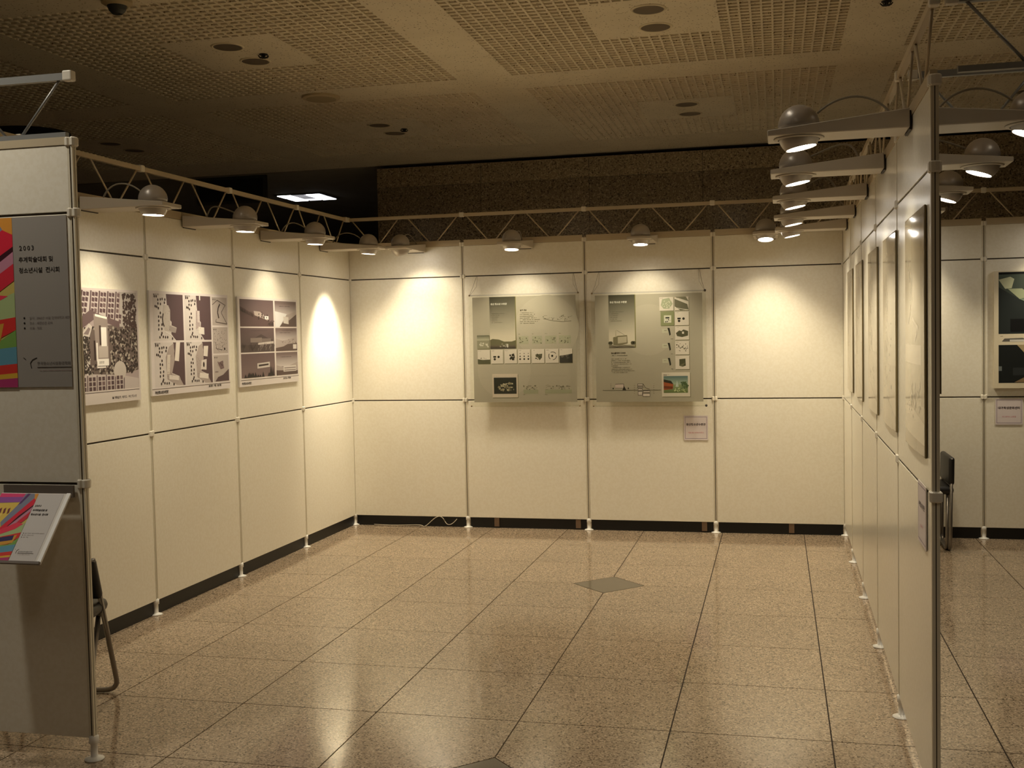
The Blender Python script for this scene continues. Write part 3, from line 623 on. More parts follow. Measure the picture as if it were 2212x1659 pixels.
def six_views():
    g = random.Random(8); s = Sheet(0.905, 0.602, (228, 218, 210))
    U = ((.03, .575), (.60, .985)); V = ((.025, .33), (.345, .62), (.635, .905))
    for i, (v0, v1) in enumerate(V):
        for j, (u0, u1) in enumerate(U):
            W, H = u1 - u0, v1 - v0; q = lambda a, b: (u0 + a * W, v0 + b * H)
            s.vgrad(u0, v0, u1, v1, (104, 84, 84) if j == 0 else (120, 102, 98), (128, 108, 104) if (i, j) != (1, 0) else (90, 78, 74), 1)
            if j == 0:
                if i == 0:
                    s.poly([q(0, .25), q(.40, .55), q(1, .85), q(1, 1), q(0, 1)], (98, 76, 74), 2)
                    for _ in range(60): a = g.uniform(0, .36); s.line([q(a, .25 + a * .6 + g.uniform(0, .12)), q(a + .02, .25 + a * .6 + .18)], .003, (64, 52, 48), 3)
                    s.poly([q(.40, .42), q(.58, .44), q(.72, .58), q(.84, .66), q(.84, .78), q(.60, .66), q(.42, .58)], (190, 174, 164), 4); s.blobs(u0 + .5 * W, v0 + .45 * H, u0 + .86 * W, v0 + .72 * H, 20, BRN, g, .008, 5)
                    s.rect(*q(.72, .60), *q(.84, .72), (240, 232, 226), 6); s.disc(*q(.78, .66), .006, BRN, 7); s.blobs(u0 + .82 * W, v0 + .74 * H, u1, v1 - .02, 22, (62, 50, 48), g, .008, 5)
                if i == 1:
                    s.poly([q(.28, .50), q(.42, .40), q(.60, .26), (u0 + .80 * W, v0 + .42 * H), q(.96, .50), q(.96, .62), q(.28, .62)], (76, 62, 60), 2)
                    s.poly([q(.28, .42), q(.62, .40), q(.62, .60), q(.28, .60)], (134, 120, 112), 3); s.rect(*q(.62, .44), *q(.90, .60), (120, 106, 100), 3); s.poly([q(.50, .62), q(.98, .56), q(.98, .66), q(.50, .70)], (200, 188, 178), 4)
                    s.rect(u0, v0 + .70 * H, u1, v1, (84, 70, 66), 2)
                    for _ in range(70): a = g.uniform(0, 1); b = g.uniform(.72, .98); s.line([q(a, b), q(a + .02, b - .12)], .003, (168, 156, 148) if a > .5 and g.random() < .6 else (54, 44, 42), 5)
                if i == 2:
                    s.poly([q(.46, .42), q(.84, .38), q(.84, .60), q(.46, .64)], (206, 196, 186), 4); s.poly([q(.50, .48), q(.80, .45), q(.80, .52), q(.50, .56)], BRN, 5)
                    for _ in range(26): a = g.uniform(.08, .98); hh = g.uniform(.1, .24) + (.25 if a > .85 else 0); s.poly([q(a - .04, 1), q(a + .04, 1), q(a, 1 - hh)], (46, 38, 36), 6)
            else:
                s.vgrad(u0, v0 + .1 * H, u1, v0 + .62 * H, (124, 106, 102), (206, 196, 190), 2)
                yy = (.62, .60, .70)[i]
                s.poly([q(0, yy - .15), q(.3, yy - .05), q(.6, yy - .1), q(1, yy - .25), (u1, v1), (u0, v1)], (176, 162, 154), 3)
                if i == 0: s.poly([q(0, .40), q(.55, .5), q(.2, 1), q(0, 1)], (228, 226, 222), 4); s.poly([q(.20, 1), q(.38, .80), q(.66, .74), q(1, .50), q(1, 1)], (94, 76, 70), 4); s.poly([q(.38, .60), q(.62, .62), q(.62, .90), q(.38, .86)], (214, 206, 196), 5)
                if i == 1: s.poly([q(0, .86), q(.35, .80), q(.55, .70), q(1, .66), q(1, 1), q(0, 1)], (94, 76, 70), 4); s.rect(*q(.80, .72), *q(.97, .92), (224, 216, 208), 5); s.blobs(u0 + .2 * W, v0 + .5 * H, u1 - .02, v0 + .66 * H, 16, (120, 104, 98), g, .006, 5)
                if i == 2: s.poly([q(0, .78), q(.30, .80), q(1, .84), q(1, 1), q(0, 1)], (94, 76, 70), 4); s.rect(*q(.32, .60), *q(.92, .86), (212, 204, 196), 5); [s.rect(*q(.36, b), *q(.9, b + .04), (132, 116, 108), 6) for b in (.68, .78)]
                s.scrib(u0 + .2 * W, v0 + .22 * H, .5 * W, .010, (88, 74, 70), g)
            s.scrib(u0 + .3 * W, v0 + .12 * H, .5 * W, .006, (84, 70, 70), g) if i == 1 else None
    s.rect(.02, .925, 1, .929, (96, 82, 78), 5); s.text(.03, .975, '부산청소년수련관', .018, (44, 36, 34), 6, bold=.0006); s.text(.72, .955, '■ 조감도 / 계획 ■', .015, (60, 50, 46), 6, bold=.0004); return s
LB = 'sepia boards on the cream partition'
board('plan_board', 'sepia board with a wooded site plan and housing blocks', 'poster', LO, LANG, 5.03 - 4.035, 1.252, site_plan(), grp=LB)
board('plan_board', 'sepia board with four building site plans and three small sketches', 'poster', LO, LANG, 5.03 - 3.018, 1.264, four_plans(), grp=LB)
board('plan_board', 'sepia board with six perspective views of a building', 'poster', LO, LANG, 5.03 - 1.982, 1.262, six_views(), grp=LB)

# ---- hung posters
SHB = (180, 172, 155); CARD = (222, 212, 200)
def thumb(s, u0, v0, u1, v1, g, kind, bg=CARD):
    s.rect(u0 + .004, v0 + .005, u1 + .004, v1 + .005, (112, 108, 76), 1); s.rect(u0, v0, u1, v1, bg, 2); W, H = u1 - u0, v1 - v0
    s.scrib(u0 + .06 * W, v0 + .10 * H, .2 * W, .005, (150, 140, 128), g)
    ink = (48, 46, 36)
    if kind == 'land': s.poly([(u0, v1), (u0, v0 + .66 * H), (u0 + .4 * W, v0 + .72 * H), (u1, v0 + .70 * H), (u1, v1)], (92, 92, 70), 3); s.blobs(u0 + .2 * W, v0 + .56 * H, u0 + .8 * W, v0 + .66 * H, 8, (120, 110, 96), g, .005)
    elif kind == 'dark': s.poly([(u0, v1), (u0, v0 + .5 * H), (u0 + .4 * W, v0 + .46 * H), (u1, v0 + .36 * H), (u1, v1)], (62, 60, 54), 3); s.blobs(u0 + .1 * W, v0 + .45 * H, u0 + .8 * W, v0 + .66 * H, 9, (110, 104, 92), g, .008, 4)
    elif kind == 'blocks':
        s.rect(u0 + .18 * W, v0 + .45 * H, u0 + .42 * W, v0 + .57 * H, ink, 3); s.disc(u0 + .30 * W, v0 + .68 * H, .010, ink, 3); s.disc(u0 + .62 * W, v0 + .52 * H, .010, ink, 3)
    elif kind == 'dots': 
        for a in range(3):
            for b in range(3): s.disc(u0 + (.16 + .34 * a) * W, v0 + (.3 + .2 * b) * H, .0038 + .002 * b, ink, 3, 6)
    elif kind == 'curl':
        for a0 in (0, 2.2, 4.2): s.line([(u0 + (.55 + .3 * math.cos(a0 + k * .3)) * W, v0 + (.5 + .28 * math.sin(a0 + k * .3)) * H) for k in range(6)], .0045, ink, 3)
        s.disc(u0 + .52 * W, v0 + .5 * H, .009, ink, 3)
    elif kind == 'mass': s.poly([(u0 + .30 * W, v0 + .38 * H), (u0 + .84 * W, v0 + .34 * H), (u0 + .80 * W, v0 + .62 * H), (u0 + .62 * W, v0 + .80 * H), (u0 + .48 * W, v0 + .60 * H), (u0 + .32 * W, v0 + .56 * H)], (96, 94, 72), 3); s.blobs(u0 + .3 * W, v0 + .36 * H, u0 + .8 * W, v0 + .76 * H, 8, ink, g, .005, 4)
    elif kind == 'spots': s.blobs(u0 + .3 * W, v0 + .38 * H, u0 + .8 * W, v0 + .7 * H, 9, ink, g, .011)
    elif kind == 'site': s.poly([(u0 + .1 * W, v0 + .6 * H), (u0 + .2 * W, v0 + .15 * H), (u0 + .7 * W, v0 + .06 * H), (u0 + .95 * W, v0 + .5 * H), (u0 + .7 * W, v0 + .85 * H), (u0 + .3 * W, v0 + .86 * H)], (172, 176, 148), 3); s.blobs(u0 + .2 * W, v0 + .2 * H, u0 + .8 * W, v0 + .75 * H, 22, (210, 208, 186), g, .006, 4)
    elif kind == 'road':
        s.poly([(u0, v0 + .15 * H), (u0 + .9 * W, v0 + .55 * H), (u1, v0 + .95 * H), (u0 + .4 * W, v1), (u0, v0 + .7 * H)], (116, 112, 92), 3); s.line([(u0, v0 + .08 * H), (u1, v0 + .52 * H)], .004, (230, 224, 210), 4); s.line([(u0, v0 + .8 * H), (u1, v0 + .98 * H)], .004, (230, 224, 210), 4); s.poly([(u0, v0), (u0 + .8 * W, v0), (u1, v0 + .35 * H)], (132, 128, 106), 3)
    elif kind == 'plan': s.rect(u0 + .25 * W, v0 + .28 * H, u0 + .80 * W, v0 + .80 * H, (218, 214, 196), 3); s.rect(u0 + .36 * W, v0 + .40 * H, u0 + .66 * W, v0 + .5 * H, ink, 4); s.blobs(u0 + .3 * W, v0 + .55 * H, u0 + .75 * W, v0 + .78 * H, 9, ink, g, .005, 4)
    elif kind == 'wide': s.poly([(u0 + .06 * W, v0 + .5 * H), (u0 + .3 * W, v0 + .3 * H), (u0 + .46 * W, v0 + .36 * H), (u0 + .6 * W, v0 + .24 * H), (u0 + .94 * W, v0 + .36 * H), (u0 + .92 * W, v0 + .7 * H), (u0 + .5 * W, v0 + .8 * H), (u0 + .14 * W, v0 + .72 * H)], (88, 86, 64), 3); s.rect(u0 + .5 * W, v0 + .4 * H, u0 + .64 * W, v0 + .56 * H, CARD, 4)
    elif kind == 'bits': s.blobs(u0 + .1 * W, v0 + .2 * H, u0 + .9 * W, v0 + .85 * H, 20, (112, 106, 90), g, .006)
    elif kind == 'cube': s.poly([(u0 + .28 * W, v0 + .26 * H), (u0 + .72 * W, v0 + .22 * H), (u0 + .74 * W, v0 + .74 * H), (u0 + .5 * W, v0 + .82 * H), (u0 + .28 * W, v0 + .74 * H)], (84, 84, 60), 3); s.poly([(u0 + .28 * W, v0 + .7 * H), (u0 + .72 * W, v0 + .5 * H), (u0 + .5 * W, v0 + .82 * H)], (112, 108, 84), 4)
def strip(s, u0, u1, v1, g, hills):
    n = 8; top, mid, bot = (74, 72, 58), (150, 148, 126), (216, 206, 186); rr = (u1, 0)
    s.rect(u1, 0, u1 + .008, v1, (122, 118, 70), 1)
    for k in range(n):
        a, b = k / n, (k + 1) / n
        f = lambda t: tuple(int(p + (q - p) * min(1, t * 1.25)) for p, q in zip(top, bot))
        s.vgrad(u0, a * v1, u1, b * v1, f(a), f(b), 2)
    s.text(u0 + .012, .075, '용산 청소년 수련관', .017, (236, 232, 220), 5, bold=.0005)
    for k, l in enumerate((.5, .3, .28, .26, .24, .42)): s.scrib(u0 + .02, .16 + k * .017, l * (u1 - u0), .006, (96, 92, 76), g)
    if hills:
        W = u1 - u0; s.poly([(u0, v1), (u0, v1 - .085), (u0 + .1 * W, v1 - .095), (u0 + .35 * W, v1 - .088), (u0 + .55 * W, v1 - .068), (u0 + .85 * W, v1 - .068), (u1, v1 - .080), (u1, v1)], (108, 104, 78), 3)
        s.vgrad(u0, v1 - .034, u1, v1, (110, 100, 84), (56, 50, 44), 4); s.blobs(u0 + .4 * W, v1 - .045, u0 + .75 * W, v1 - .018, 12, (168, 162, 146), g, .008, 5); s.rect(u0 + .66 * W, v1 - .045, u0 + .71 * W, v1 - .012, (214, 210, 198), 6)
    else:
        W = u1 - u0; H = .17
        s.rect(u0, v1 - .028, u1, v1, (158, 150, 130), 3); s.poly([(u0 + .16 * W, v1 - .03), (u0 + .16 * W, v1 - .098), (u0 + .34 * W, v1 - .112), (u0 + .70 * W, v1 - .118), (u0 + .72 * W, v1 - .04), (u0 + .4 * W, v1 - .02)], (130, 122, 96), 4)
        s.poly([(u0 + .34 * W, v1 - .1), (u0 + .68 * W, v1 - .106), (u0 + .68 * W, v1 - .05), (u0 + .34 * W, v1 - .04)], (188, 178, 156), 5); s.rect(u0 + .24 * W, v1 - .165, u0 + .29 * W, v1 - .1, (186, 176, 154), 4); s.line([(u0 + .3 * W, v1 - .165), (u0 + .6 * W, v1 - .12)], .002, (110, 104, 88), 4)
        for a in (.04, .08, .9, .96): s.disc(u0 + a * W, v1 - .045, .014, (84, 80, 60), 5, 8)
        s.line([(u0, v1 - .02), (u0 + .3 * W, v1 - .01), (u0 + .6 * W, v1 - .016), (u1, v1 - .006)], .005, (84, 76, 62), 5); s.rect(u0, v1 - .006, u1, v1, (92, 84, 70), 5)
def sketch(s, u0, v0, u1, v1, g, n=18, base=True):
    W, H = u1 - u0, v1 - v0
    for _ in range(n):
        a, b = g.uniform(u0, u1 - .1 * W), g.uniform(v0 + .1 * H, v1 - .2 * H); s.line([(a, b), (a + g.uniform(.02, .14) * W, b + g.uniform(-.2, .2) * H)], .0016, (96, 92, 72), 3)
        if g.random() < .6: s.disc(a, b, .004, (110, 106, 84), 3, 6)
    if base: s.line([(u0, v0 + .55 * H), (u0 + .35 * W, v0 + .86 * H), (u0 + .7 * W, v1), (u1, v0 + .92 * H)], .003, (88, 82, 62), 3)
def poster_hills():
    g = random.Random(21); s = Sheet(.845, .846, SHB); s.disc(.72, .30, .26, (186, 178, 161), 1, 30); s.disc(.30, .70, .22, (186, 178, 161), 1, 30); X = lambda x: (x - 140) / 1400; Y = lambda y: (y - 145) / 1450
    strip(s, .168, .418, .492, g, True)
    s.text(X(790), Y(345), '설계 개념', .014, (80, 74, 56), 4, bold=.0005)
    for k, l in enumerate((180, 200, 190, 225, 270, 240, 200)): s.scrib(X(790), Y(376 + k * 24), l / 1400, .007, (112, 106, 84), g)
    sketch(s, X(1105), Y(400), X(1480), Y(505), g)
    for a, b in ((765, 900), (950, 1085), (1125, 1275), (1310, 1470)):
        s.rect(X(a), Y(690), X(b), Y(800), (176, 174, 150), 1); s.scrib(X(a), Y(665), .02, .005, (120, 114, 96), g); s.blobs(X(a + 10), Y(715), X(b - 10), Y(790), 5, (118, 114, 92), g, .006); sketch(s, X(a), Y(700), X(b), Y(800), g, 8, False)
    thumb(s, X(195), Y(668), X(365), Y(858), g, 'none', (150, 146, 124)); s.vgrad(X(195), Y(668), X(365), Y(740), (104, 104, 84), (186, 182, 160), 3); s.blobs(X(230), Y(760), X(350), Y(830), 14, (214, 208, 192), g, .009, 4)
    for (a, b), k in zip(((200, 370), (385, 550), (570, 738), (755, 920), (940, 1110), (1125, 1300), (1315, 1485)), ('land', 'blocks', 'spots', 'dots', 'mass', 'curl', 'dark')): thumb(s, X(a), Y(870), X(b), Y(1062), g, k)
    thumb(s, X(395), Y(1205), X(745), Y(1530), g, 'none', (214, 200, 184)); s.rect(X(415), Y(1255), X(725), Y(1480), (42, 44, 36), 3); s.blobs(X(480), Y(1320), X(690), Y(1440), 30, (150, 140, 112), g, .011, 4); s.blobs(X(500), Y(1340), X(680), Y(1430), 16, (206, 196, 168), g, .008, 5); s.blobs(X(500), Y(1340), X(680), Y(1430), 10, (62, 58, 48), g, .007, 6)
    for a, b in ((820, 1020), (1110, 1470)): s.rect(X(a), Y(1425), X(b), Y(1480), (164, 164, 138), 2); s.blobs(X(a + 30), Y(1370), X(b - 30), Y(1420), 9, (104, 100, 80), g, .006); sketch(s, X(a), Y(1360), X(b), Y(1440), g, 14, False); s.scrib(X(a), Y(1497), .024, .006, (110, 104, 86), g)
    return s
def poster_building():
    g = random.Random(33); s = Sheet(.832, .838, SHB); s.disc(.50, .33, .20, (186, 178, 161), 1, 30); X = lambda x: (x - 80) / 1130; Y = lambda y: (y - 75) / 1135
    strip(s, X(225), X(503), Y(635), g, False)
    s.text(X(245), Y(698), '유스플라자 디자인', .015, (78, 70, 54), 4, bold=.0005); s.scrib(X(255), Y(720), 170 / 1130, .007, (104, 98, 78), g)
    for k, l in enumerate((160, 200, 205, 215, 70, 205, 220, 245, 170)): s.scrib(X(247), Y(756 + k * 18), l / 1130, .007, (112, 106, 84), g)
    thumb(s, X(765), Y(112), X(912), Y(254), g, 'site'); thumb(s, X(776), Y(262), X(915), Y(410), g, 'plan', (142, 146, 108))
    for (a, b), k in zip(((112, 254), (266, 410), (420, 562), (574, 716), (727, 870)), ('road', 'blocks', 'wide', 'bits', 'cube')): thumb(s, X(925), Y(a), X(1070), Y(b), g, k)
    for y in (435, 592, 750):
        s.poly([(X(845), Y(y)), (X(868), Y(y)), (X(880), Y(y + 70)), (X(866), Y(y + 82)), (X(858), Y(y + 40))], (44, 44, 34), 3); s.rect(X(788), Y(y + 8), X(850), Y(y + 52), (196, 194, 172), 2); s.scrib(X(805), Y(y + 30), .03, .006, (120, 114, 96), g); s.scrib(X(880), Y(y + 118), .02, .006, (110, 104, 86), g)
    s.rect(X(150), Y(1084), X(770), Y(1088), (92, 88, 70), 3); s.rect(X(285), Y(1022), X(372), Y(1060), (206, 190, 182), 4); s.line([(X(285), Y(1022)), (X(375), Y(1018)), (X(375), Y(1085))], .003, (64, 54, 54), 5); s.poly([(X(360), Y(1085)), (X(378), Y(1040)), (X(402), Y(1085))], (60, 56, 46), 5)
    for x in (262, 424): s.disc(X(x), Y(1066), .007, (52, 56, 40), 5, 8, .7)
    for k, (a, b, c, d) in enumerate(((522, 1018, 580, 1040), (522, 1046, 580, 1062), (525, 1068, 575, 1090), (525, 1096, 575, 1140), (582, 1090, 655, 1112), (575, 1118, 655, 1155))): s.rect(X(a), Y(b), X(c), Y(d), (70, 62, 56), 4); s.rect(X(a + 4), Y(b + 5), X(c - 4), Y(d - 4), (220, 208, 198), 5)
    s.line([(X(582), Y(1018)), (X(605), Y(1060)), (X(650), Y(1078))], .003, (86, 78, 66), 4)
    for x in (233, 485, 690): [s.scrib(X(x), Y(1022 + k * 20), .008, .006, (112, 106, 88), g) for k in range(6)]
    thumb(s, X(780), Y(902), X(1075), Y(1157), g, 'none', (220, 210, 196)); u0, v0, u1, v1 = X(798), Y(940), X(1052), Y(1117)
    s.vgrad(u0, v0, u1, (v0 + v1) / 2, (92, 118, 120), (168, 182, 160), 3); s.vgrad(u0, (v0 + v1) / 2, u1, v1, (150, 164, 122), (104, 118, 70), 3)
    s.poly([(u0, v0 + .03), (u0 + .07, v0 + .045), (u0 + .09, v0 + .075), (u0 + .085, v0 + .12), (u0, v0 + .13)], (170, 92, 56), 4); s.poly([(u0, v0 + .03), (u0 + .07, v0 + .045), (u0 + .09, v0 + .075), (u0, v0 + .055)], (62, 56, 46), 5); s.poly([(u0, v0 + .09), (u0 + .085, v0 + .098), (u0 + .08, v0 + .12), (u0, v0 + .115)], (120, 66, 44), 5)
    s.blobs(u1 - .06, v0 + .06, u1 - .004, v1 - .04, 22, (86, 106, 70), g, .010, 4); s.blobs(u0 + .09, v1 - .05, u1 - .02, v1 - .01, 22, (190, 198, 150), g, .006, 5); s.poly([(u0 + .11, v0 + .10), (u0 + .125, v0 + .04), (u0 + .14, v0 + .10)], (196, 206, 196), 5); s.scrib(u0, v0 - .006, .03, .008, (90, 84, 70), g)
    return s
def hung(label, x, z, sheet, pm):
    t = empty('hanging_poster', (x, -0.078, z)); tag(t, label, 'poster', 'wire-hung acrylic posters')
    w_, h = sheet.w, sheet.h
    sheet.build('print', PAPER, t, (0, 0.001, 0)); link('sheet', boxme(mat('sheet back', (206, 204, 186), 0.6), 0, w_, 0.0015, 0.003, 0, h), t)
    link('acrylic_plate', boxme(ACRYL, -0.03, w_ + 0.03, -0.004, -0.0025, -0.035, h + 0.022), t)
    link('top_bar', boxme(ALU, -0.03, w_ + 0.03, -0.006, 0.006, h + 0.012, h + 0.020), t); link('bottom_bar', boxme(ACRYL, -0.03, w_ + 0.03, -0.006, 0.006, -0.036, -0.028), t)
    for sx, xx in ((1, -0.022), (-1, w_ + 0.022)):
        bm = bmesh.new(); tube(bm, [(xx, -0.004, h + 0.016), (xx + sx * 0.022, 0.02, h + 0.08), (xx + sx * 0.045, 0.066, H2 - z - 0.003)], 0.0012, 5)
        tube(bm, [(xx + sx * 0.052, 0.066, H2 - z - 0.003), (xx + sx * 0.047, 0.05, h + 0.09), (xx + sx * 0.004, 0.0, h + 0.018)], 0.0009, 5); link('wire', me_from(bm, mat('steel wire', (120, 104, 78), 0.4, 0.5)), t)
        for zz in (h + 0.016, -0.030):
            bm = bmesh.new(); bmesh.ops.create_uvsphere(bm, u_segments=10, v_segments=6, radius=0.010 if (sx < 0 and pm) else 0.007); link('screw', me_from(bm, mat('black screw', (40, 32, 22), 0.5) if (sx < 0 and pm) else mat('brass screw', (132, 112, 80), 0.45, 0.5), True), t, (xx, -0.008, zz))
    return t
hung('grey-green poster on wires with misty hills strip and row of seven thumbnails', 1.087, 1.034, poster_hills(), 0)
hung('grey-green poster on wires with an orange building picture and two thumbnail columns', 2.086, 1.031, poster_building(), 1)

# ---- notices
def notice(label, org, rz, u, z, title, small, w_=.186, h=.192):
    g = random.Random(3); s = Sheet(w_, h, (218, 206, 204)); c = (120, 100, 128)
    for a in ((.05, .05, .95, .062), (.05, .93, .95, .942), (.05, .05, .062, .942), (.938, .05, .95, .942)): s.rect(*a, c, 2)
    s.text(.5, .40, title, .0205, (58, 46, 52), 3, 'CENTER', .0005); s.text(.5, .72, small, .0125, (206, 110, 118), 3, 'CENTER')
    return board('notice_card', label, 'notice', org, rz, u, z, s, thick=0.003, grp='pale pink framed notice cards')
notice('pink notice card under the corner of the hung orange-building poster', (0, 0), 0, 2.761, .726, '용산청소년수련관', '서울 용산 건축사사무소')
notice('pink notice card under the dark photo board', (0, 0), 0, 5.021, .846, '대구학생문화센터', '대구광역시 교육청')
notice('pink notice card low on the free-end panel of the glossy-board partition', (3.970, 0), RANG, 4.735, .856, '부산청소년수련관', '건축사사무소', .21, .205)

# ---- dark photo board in the second bay
def photo_board():
    s = Sheet(.88, .85, (216, 204, 176)); g = random.Random(9); u0, u1 = .035, .965
    def ph(v0, v1, k):
        s.rect(u0, v0, u1, v1, (20, 24, 22), 1); H = v1 - v0
        if k == 0:
            s.rect(u0, v0, u1, v0 + .02, (6, 6, 6), 4); s.vgrad(u0, v0 + .02, u1, v0 + .45 * H, (74, 84, 72), (44, 50, 46), 2); s.poly([(u0, v0 + .12 * H), (u0 + .09, v0 + .04), (u0 + .12, v0 + .06), (u0 + .10, v0 + .26 * H), (u0 + .05, v0 + .27 * H)], (176, 178, 146), 3)
            s.poly([(u0 + .07, v0 + .27 * H), (u0 + .18, v0 + .27 * H), (u0 + .25, v0 + .40 * H), (u0 + .16, v0 + .44 * H)], (150, 156, 124), 3); s.poly([(u0 + .16, v0 + .44 * H), (u0 + .25, v0 + .42 * H), (u0 + .42, v0 + .5 * H), (u0 + .22, v0 + .5 * H)], (120, 136, 116), 3)
            s.disc(u0 + .30, v0 + .34 * H, .085, (132, 134, 124), 4, 20); s.disc(u0 + .32, v0 + .34 * H, .070, (58, 62, 84), 5, 20); s.rect(u0 + .20, v0 + .5 * H, u0 + .26, v0 + .76 * H, (52, 60, 54), 3); s.rect(u0 + .215, v0 + .54 * H, u0 + .222, v0 + .62 * H, (176, 174, 128), 4); s.rect(u0 + .26, v0 + .54 * H, u0 + .55, v0 + .62 * H, (162, 152, 108), 3)
            s.rect(u0 + .09, v0 + .76 * H, u1, v0 + .97 * H, (6, 6, 6), 4); s.poly([(u0, v0 + .24 * H), (u0 + .2, v0 + .5 * H), (u0 + .2, v1), (u0, v1)], (34, 40, 38), 3)
        else:
            s.poly([(u0 + .14, v0), (u0 + .24, v0), (u0 + .26, v0 + .3 * H), (u0 + .22, v0 + .3 * H)], (168, 150, 112), 3); s.poly([(u0 + .24, v0), (u1, v0), (u1, v0 + .3 * H), (u0 + .26, v0 + .3 * H)], (86, 70, 56), 3)
            s.rect(u0, v0 + .56 * H, u0 + .025, v0 + .68 * H, (104, 110, 108), 3); s.rect(u0 + .11, v0 + .6 * H, u0 + .2, v0 + .8 * H, (40, 44, 44), 3); s.poly([(u0 + .12, v1 - .005), (u0 + .2, v1 - .05), (u0 + .23, v1 - .02), (u0 + .2, v1 - .004)], (132, 110, 80), 3); s.blobs(u0 + .25, v0 + .5 * H, u1, v1 - .02, 20, (70, 64, 56), g, .02, 3)
        s.rect(u0, v0, u0 + .001, v1, (20, 24, 22), 1)
    ph(.01, .535, 0); ph(.63, .955, 1)
    s.poly([(.06, .60), (.08, .575), (.22, .572), (.24, .585), (.34, .582), (.40, .575), (.42, .60), (.40, .605)], (96, 92, 84), 2); s.rect(.12, .585, .23, .603, (206, 202, 190), 3); s.disc(.40, .59, .013, (150, 140, 116), 3); s.scrib(.05, .557, .03, .006, (120, 110, 92), g); return s
board('photo_board', 'cream board with two dark interior photographs, one above the other', 'poster', (0, 0), 0, 5.008, 1.114, photo_board(), thick=0.03, core=(220, 208, 180))

# ---- tall glossy boards on the right partition: local x grows toward the free end
def glossy(k):
    g = random.Random(40 + k); s = Sheet(.55, .79, (205, 193, 167))
    if k == 0:
        s.rect(0, 0, 1, .55, (192, 180, 153), 1); s.rect(0, .635, 1, .915, (200, 188, 160), 1); s.rect(0, .552, 1, .632, (226, 214, 190), 1); s.poly([(0, .935), (1, .955), (1, 1), (0, 1)], (176, 162, 137), 1); s.poly([(0, .84), (.3, .80), (1, .87), (1, .955), (0, .935)], (217, 205, 179), 2)
        s.poly([(.84, .02), (1, .02), (1, .80), (.88, .80)], (181, 168, 143), 2)
        for (a, b, c, d) in ((.2, .16, .24, .23), (.3, .22, .34, .28), (.4, .26, .36, .36), (.46, .25, .44, .36), (.4, .38, .26, .46), (.5, .44, .76, .48), (.7, .5, .6, .54)): s.line([(a, b), (c, d)], .012, (224, 214, 192), 3)
        s.blobs(.40, .72, .85, .82, 26, (223, 212, 187), g, .014, 3); s.blobs(.15, .76, .6, .86, 18, (193, 178, 150), g, .010, 4)
    else:
        s.rect(0, .0, 1, .10, (212, 200, 174), 1); s.rect(0, .72 - .05 * k, 1, 1, (197, 184, 158), 1)
        for _ in range(26): a, b = g.uniform(.2, .5), g.uniform(.15, .75); s.line([(a, b), (a + g.uniform(-.05, .1), b + g.uniform(.02, .10))], .008, (221, 210, 185), 2)
        s.blobs(.1, .3, .8, .8, 20, (183, 169, 143), g, .008, 3); s.poly([(0, .90), (.4, .86 - .02 * k), (1, .93), (1, 1), (0, 1)], (185, 171, 145), 2)
    return s
GN = ('with a white band between two pictures, at the partition free end', 'with pale ink strokes, second from the partition free end', 'in the middle of the row on the satin partition', 'second from the inner corner on the satin partition', 'beside the inner corner on the satin partition')
for k, u1 in enumerate((4.960, 4.045, 3.160, 2.145, 1.265)):
    s = glossy(k); u = u1 - .57; c, s_ = math.cos(RANG), math.sin(RANG)
    t = empty('glossy_board', (3.970 + u * c, u * s_, 1.155), RANG); tag(t, 'tall glossy printed board ' + GN[k], 'poster', 'tall glossy boards in a row')
    link('backing', boxme(mat('board core 150', (120, 104, 66), 0.6), 0, .565, -.018, -.012, 0, .80), t); s.build('print', GLOSS, t, (.005, -.0184, .003), 10, .005)
t = empty('glossy_board', (rw(4.96)[0] + .012, rw(4.96)[1], 1.36), RANG + math.pi); tag(t, 'dark-edged board on the outer face of the glossy-board partition', 'poster')
link('backing', boxme(mat('board core dark', (104, 88, 58), 0.6), 0, .6, -.018, -.012, 0, .62), t)
s = Sheet(.6, .62, (190, 182, 160)); s.rect(.05, .05, .95, .6, (90, 84, 76), 1); s.build('print', PAPER, t, (0, -.0184, 0))

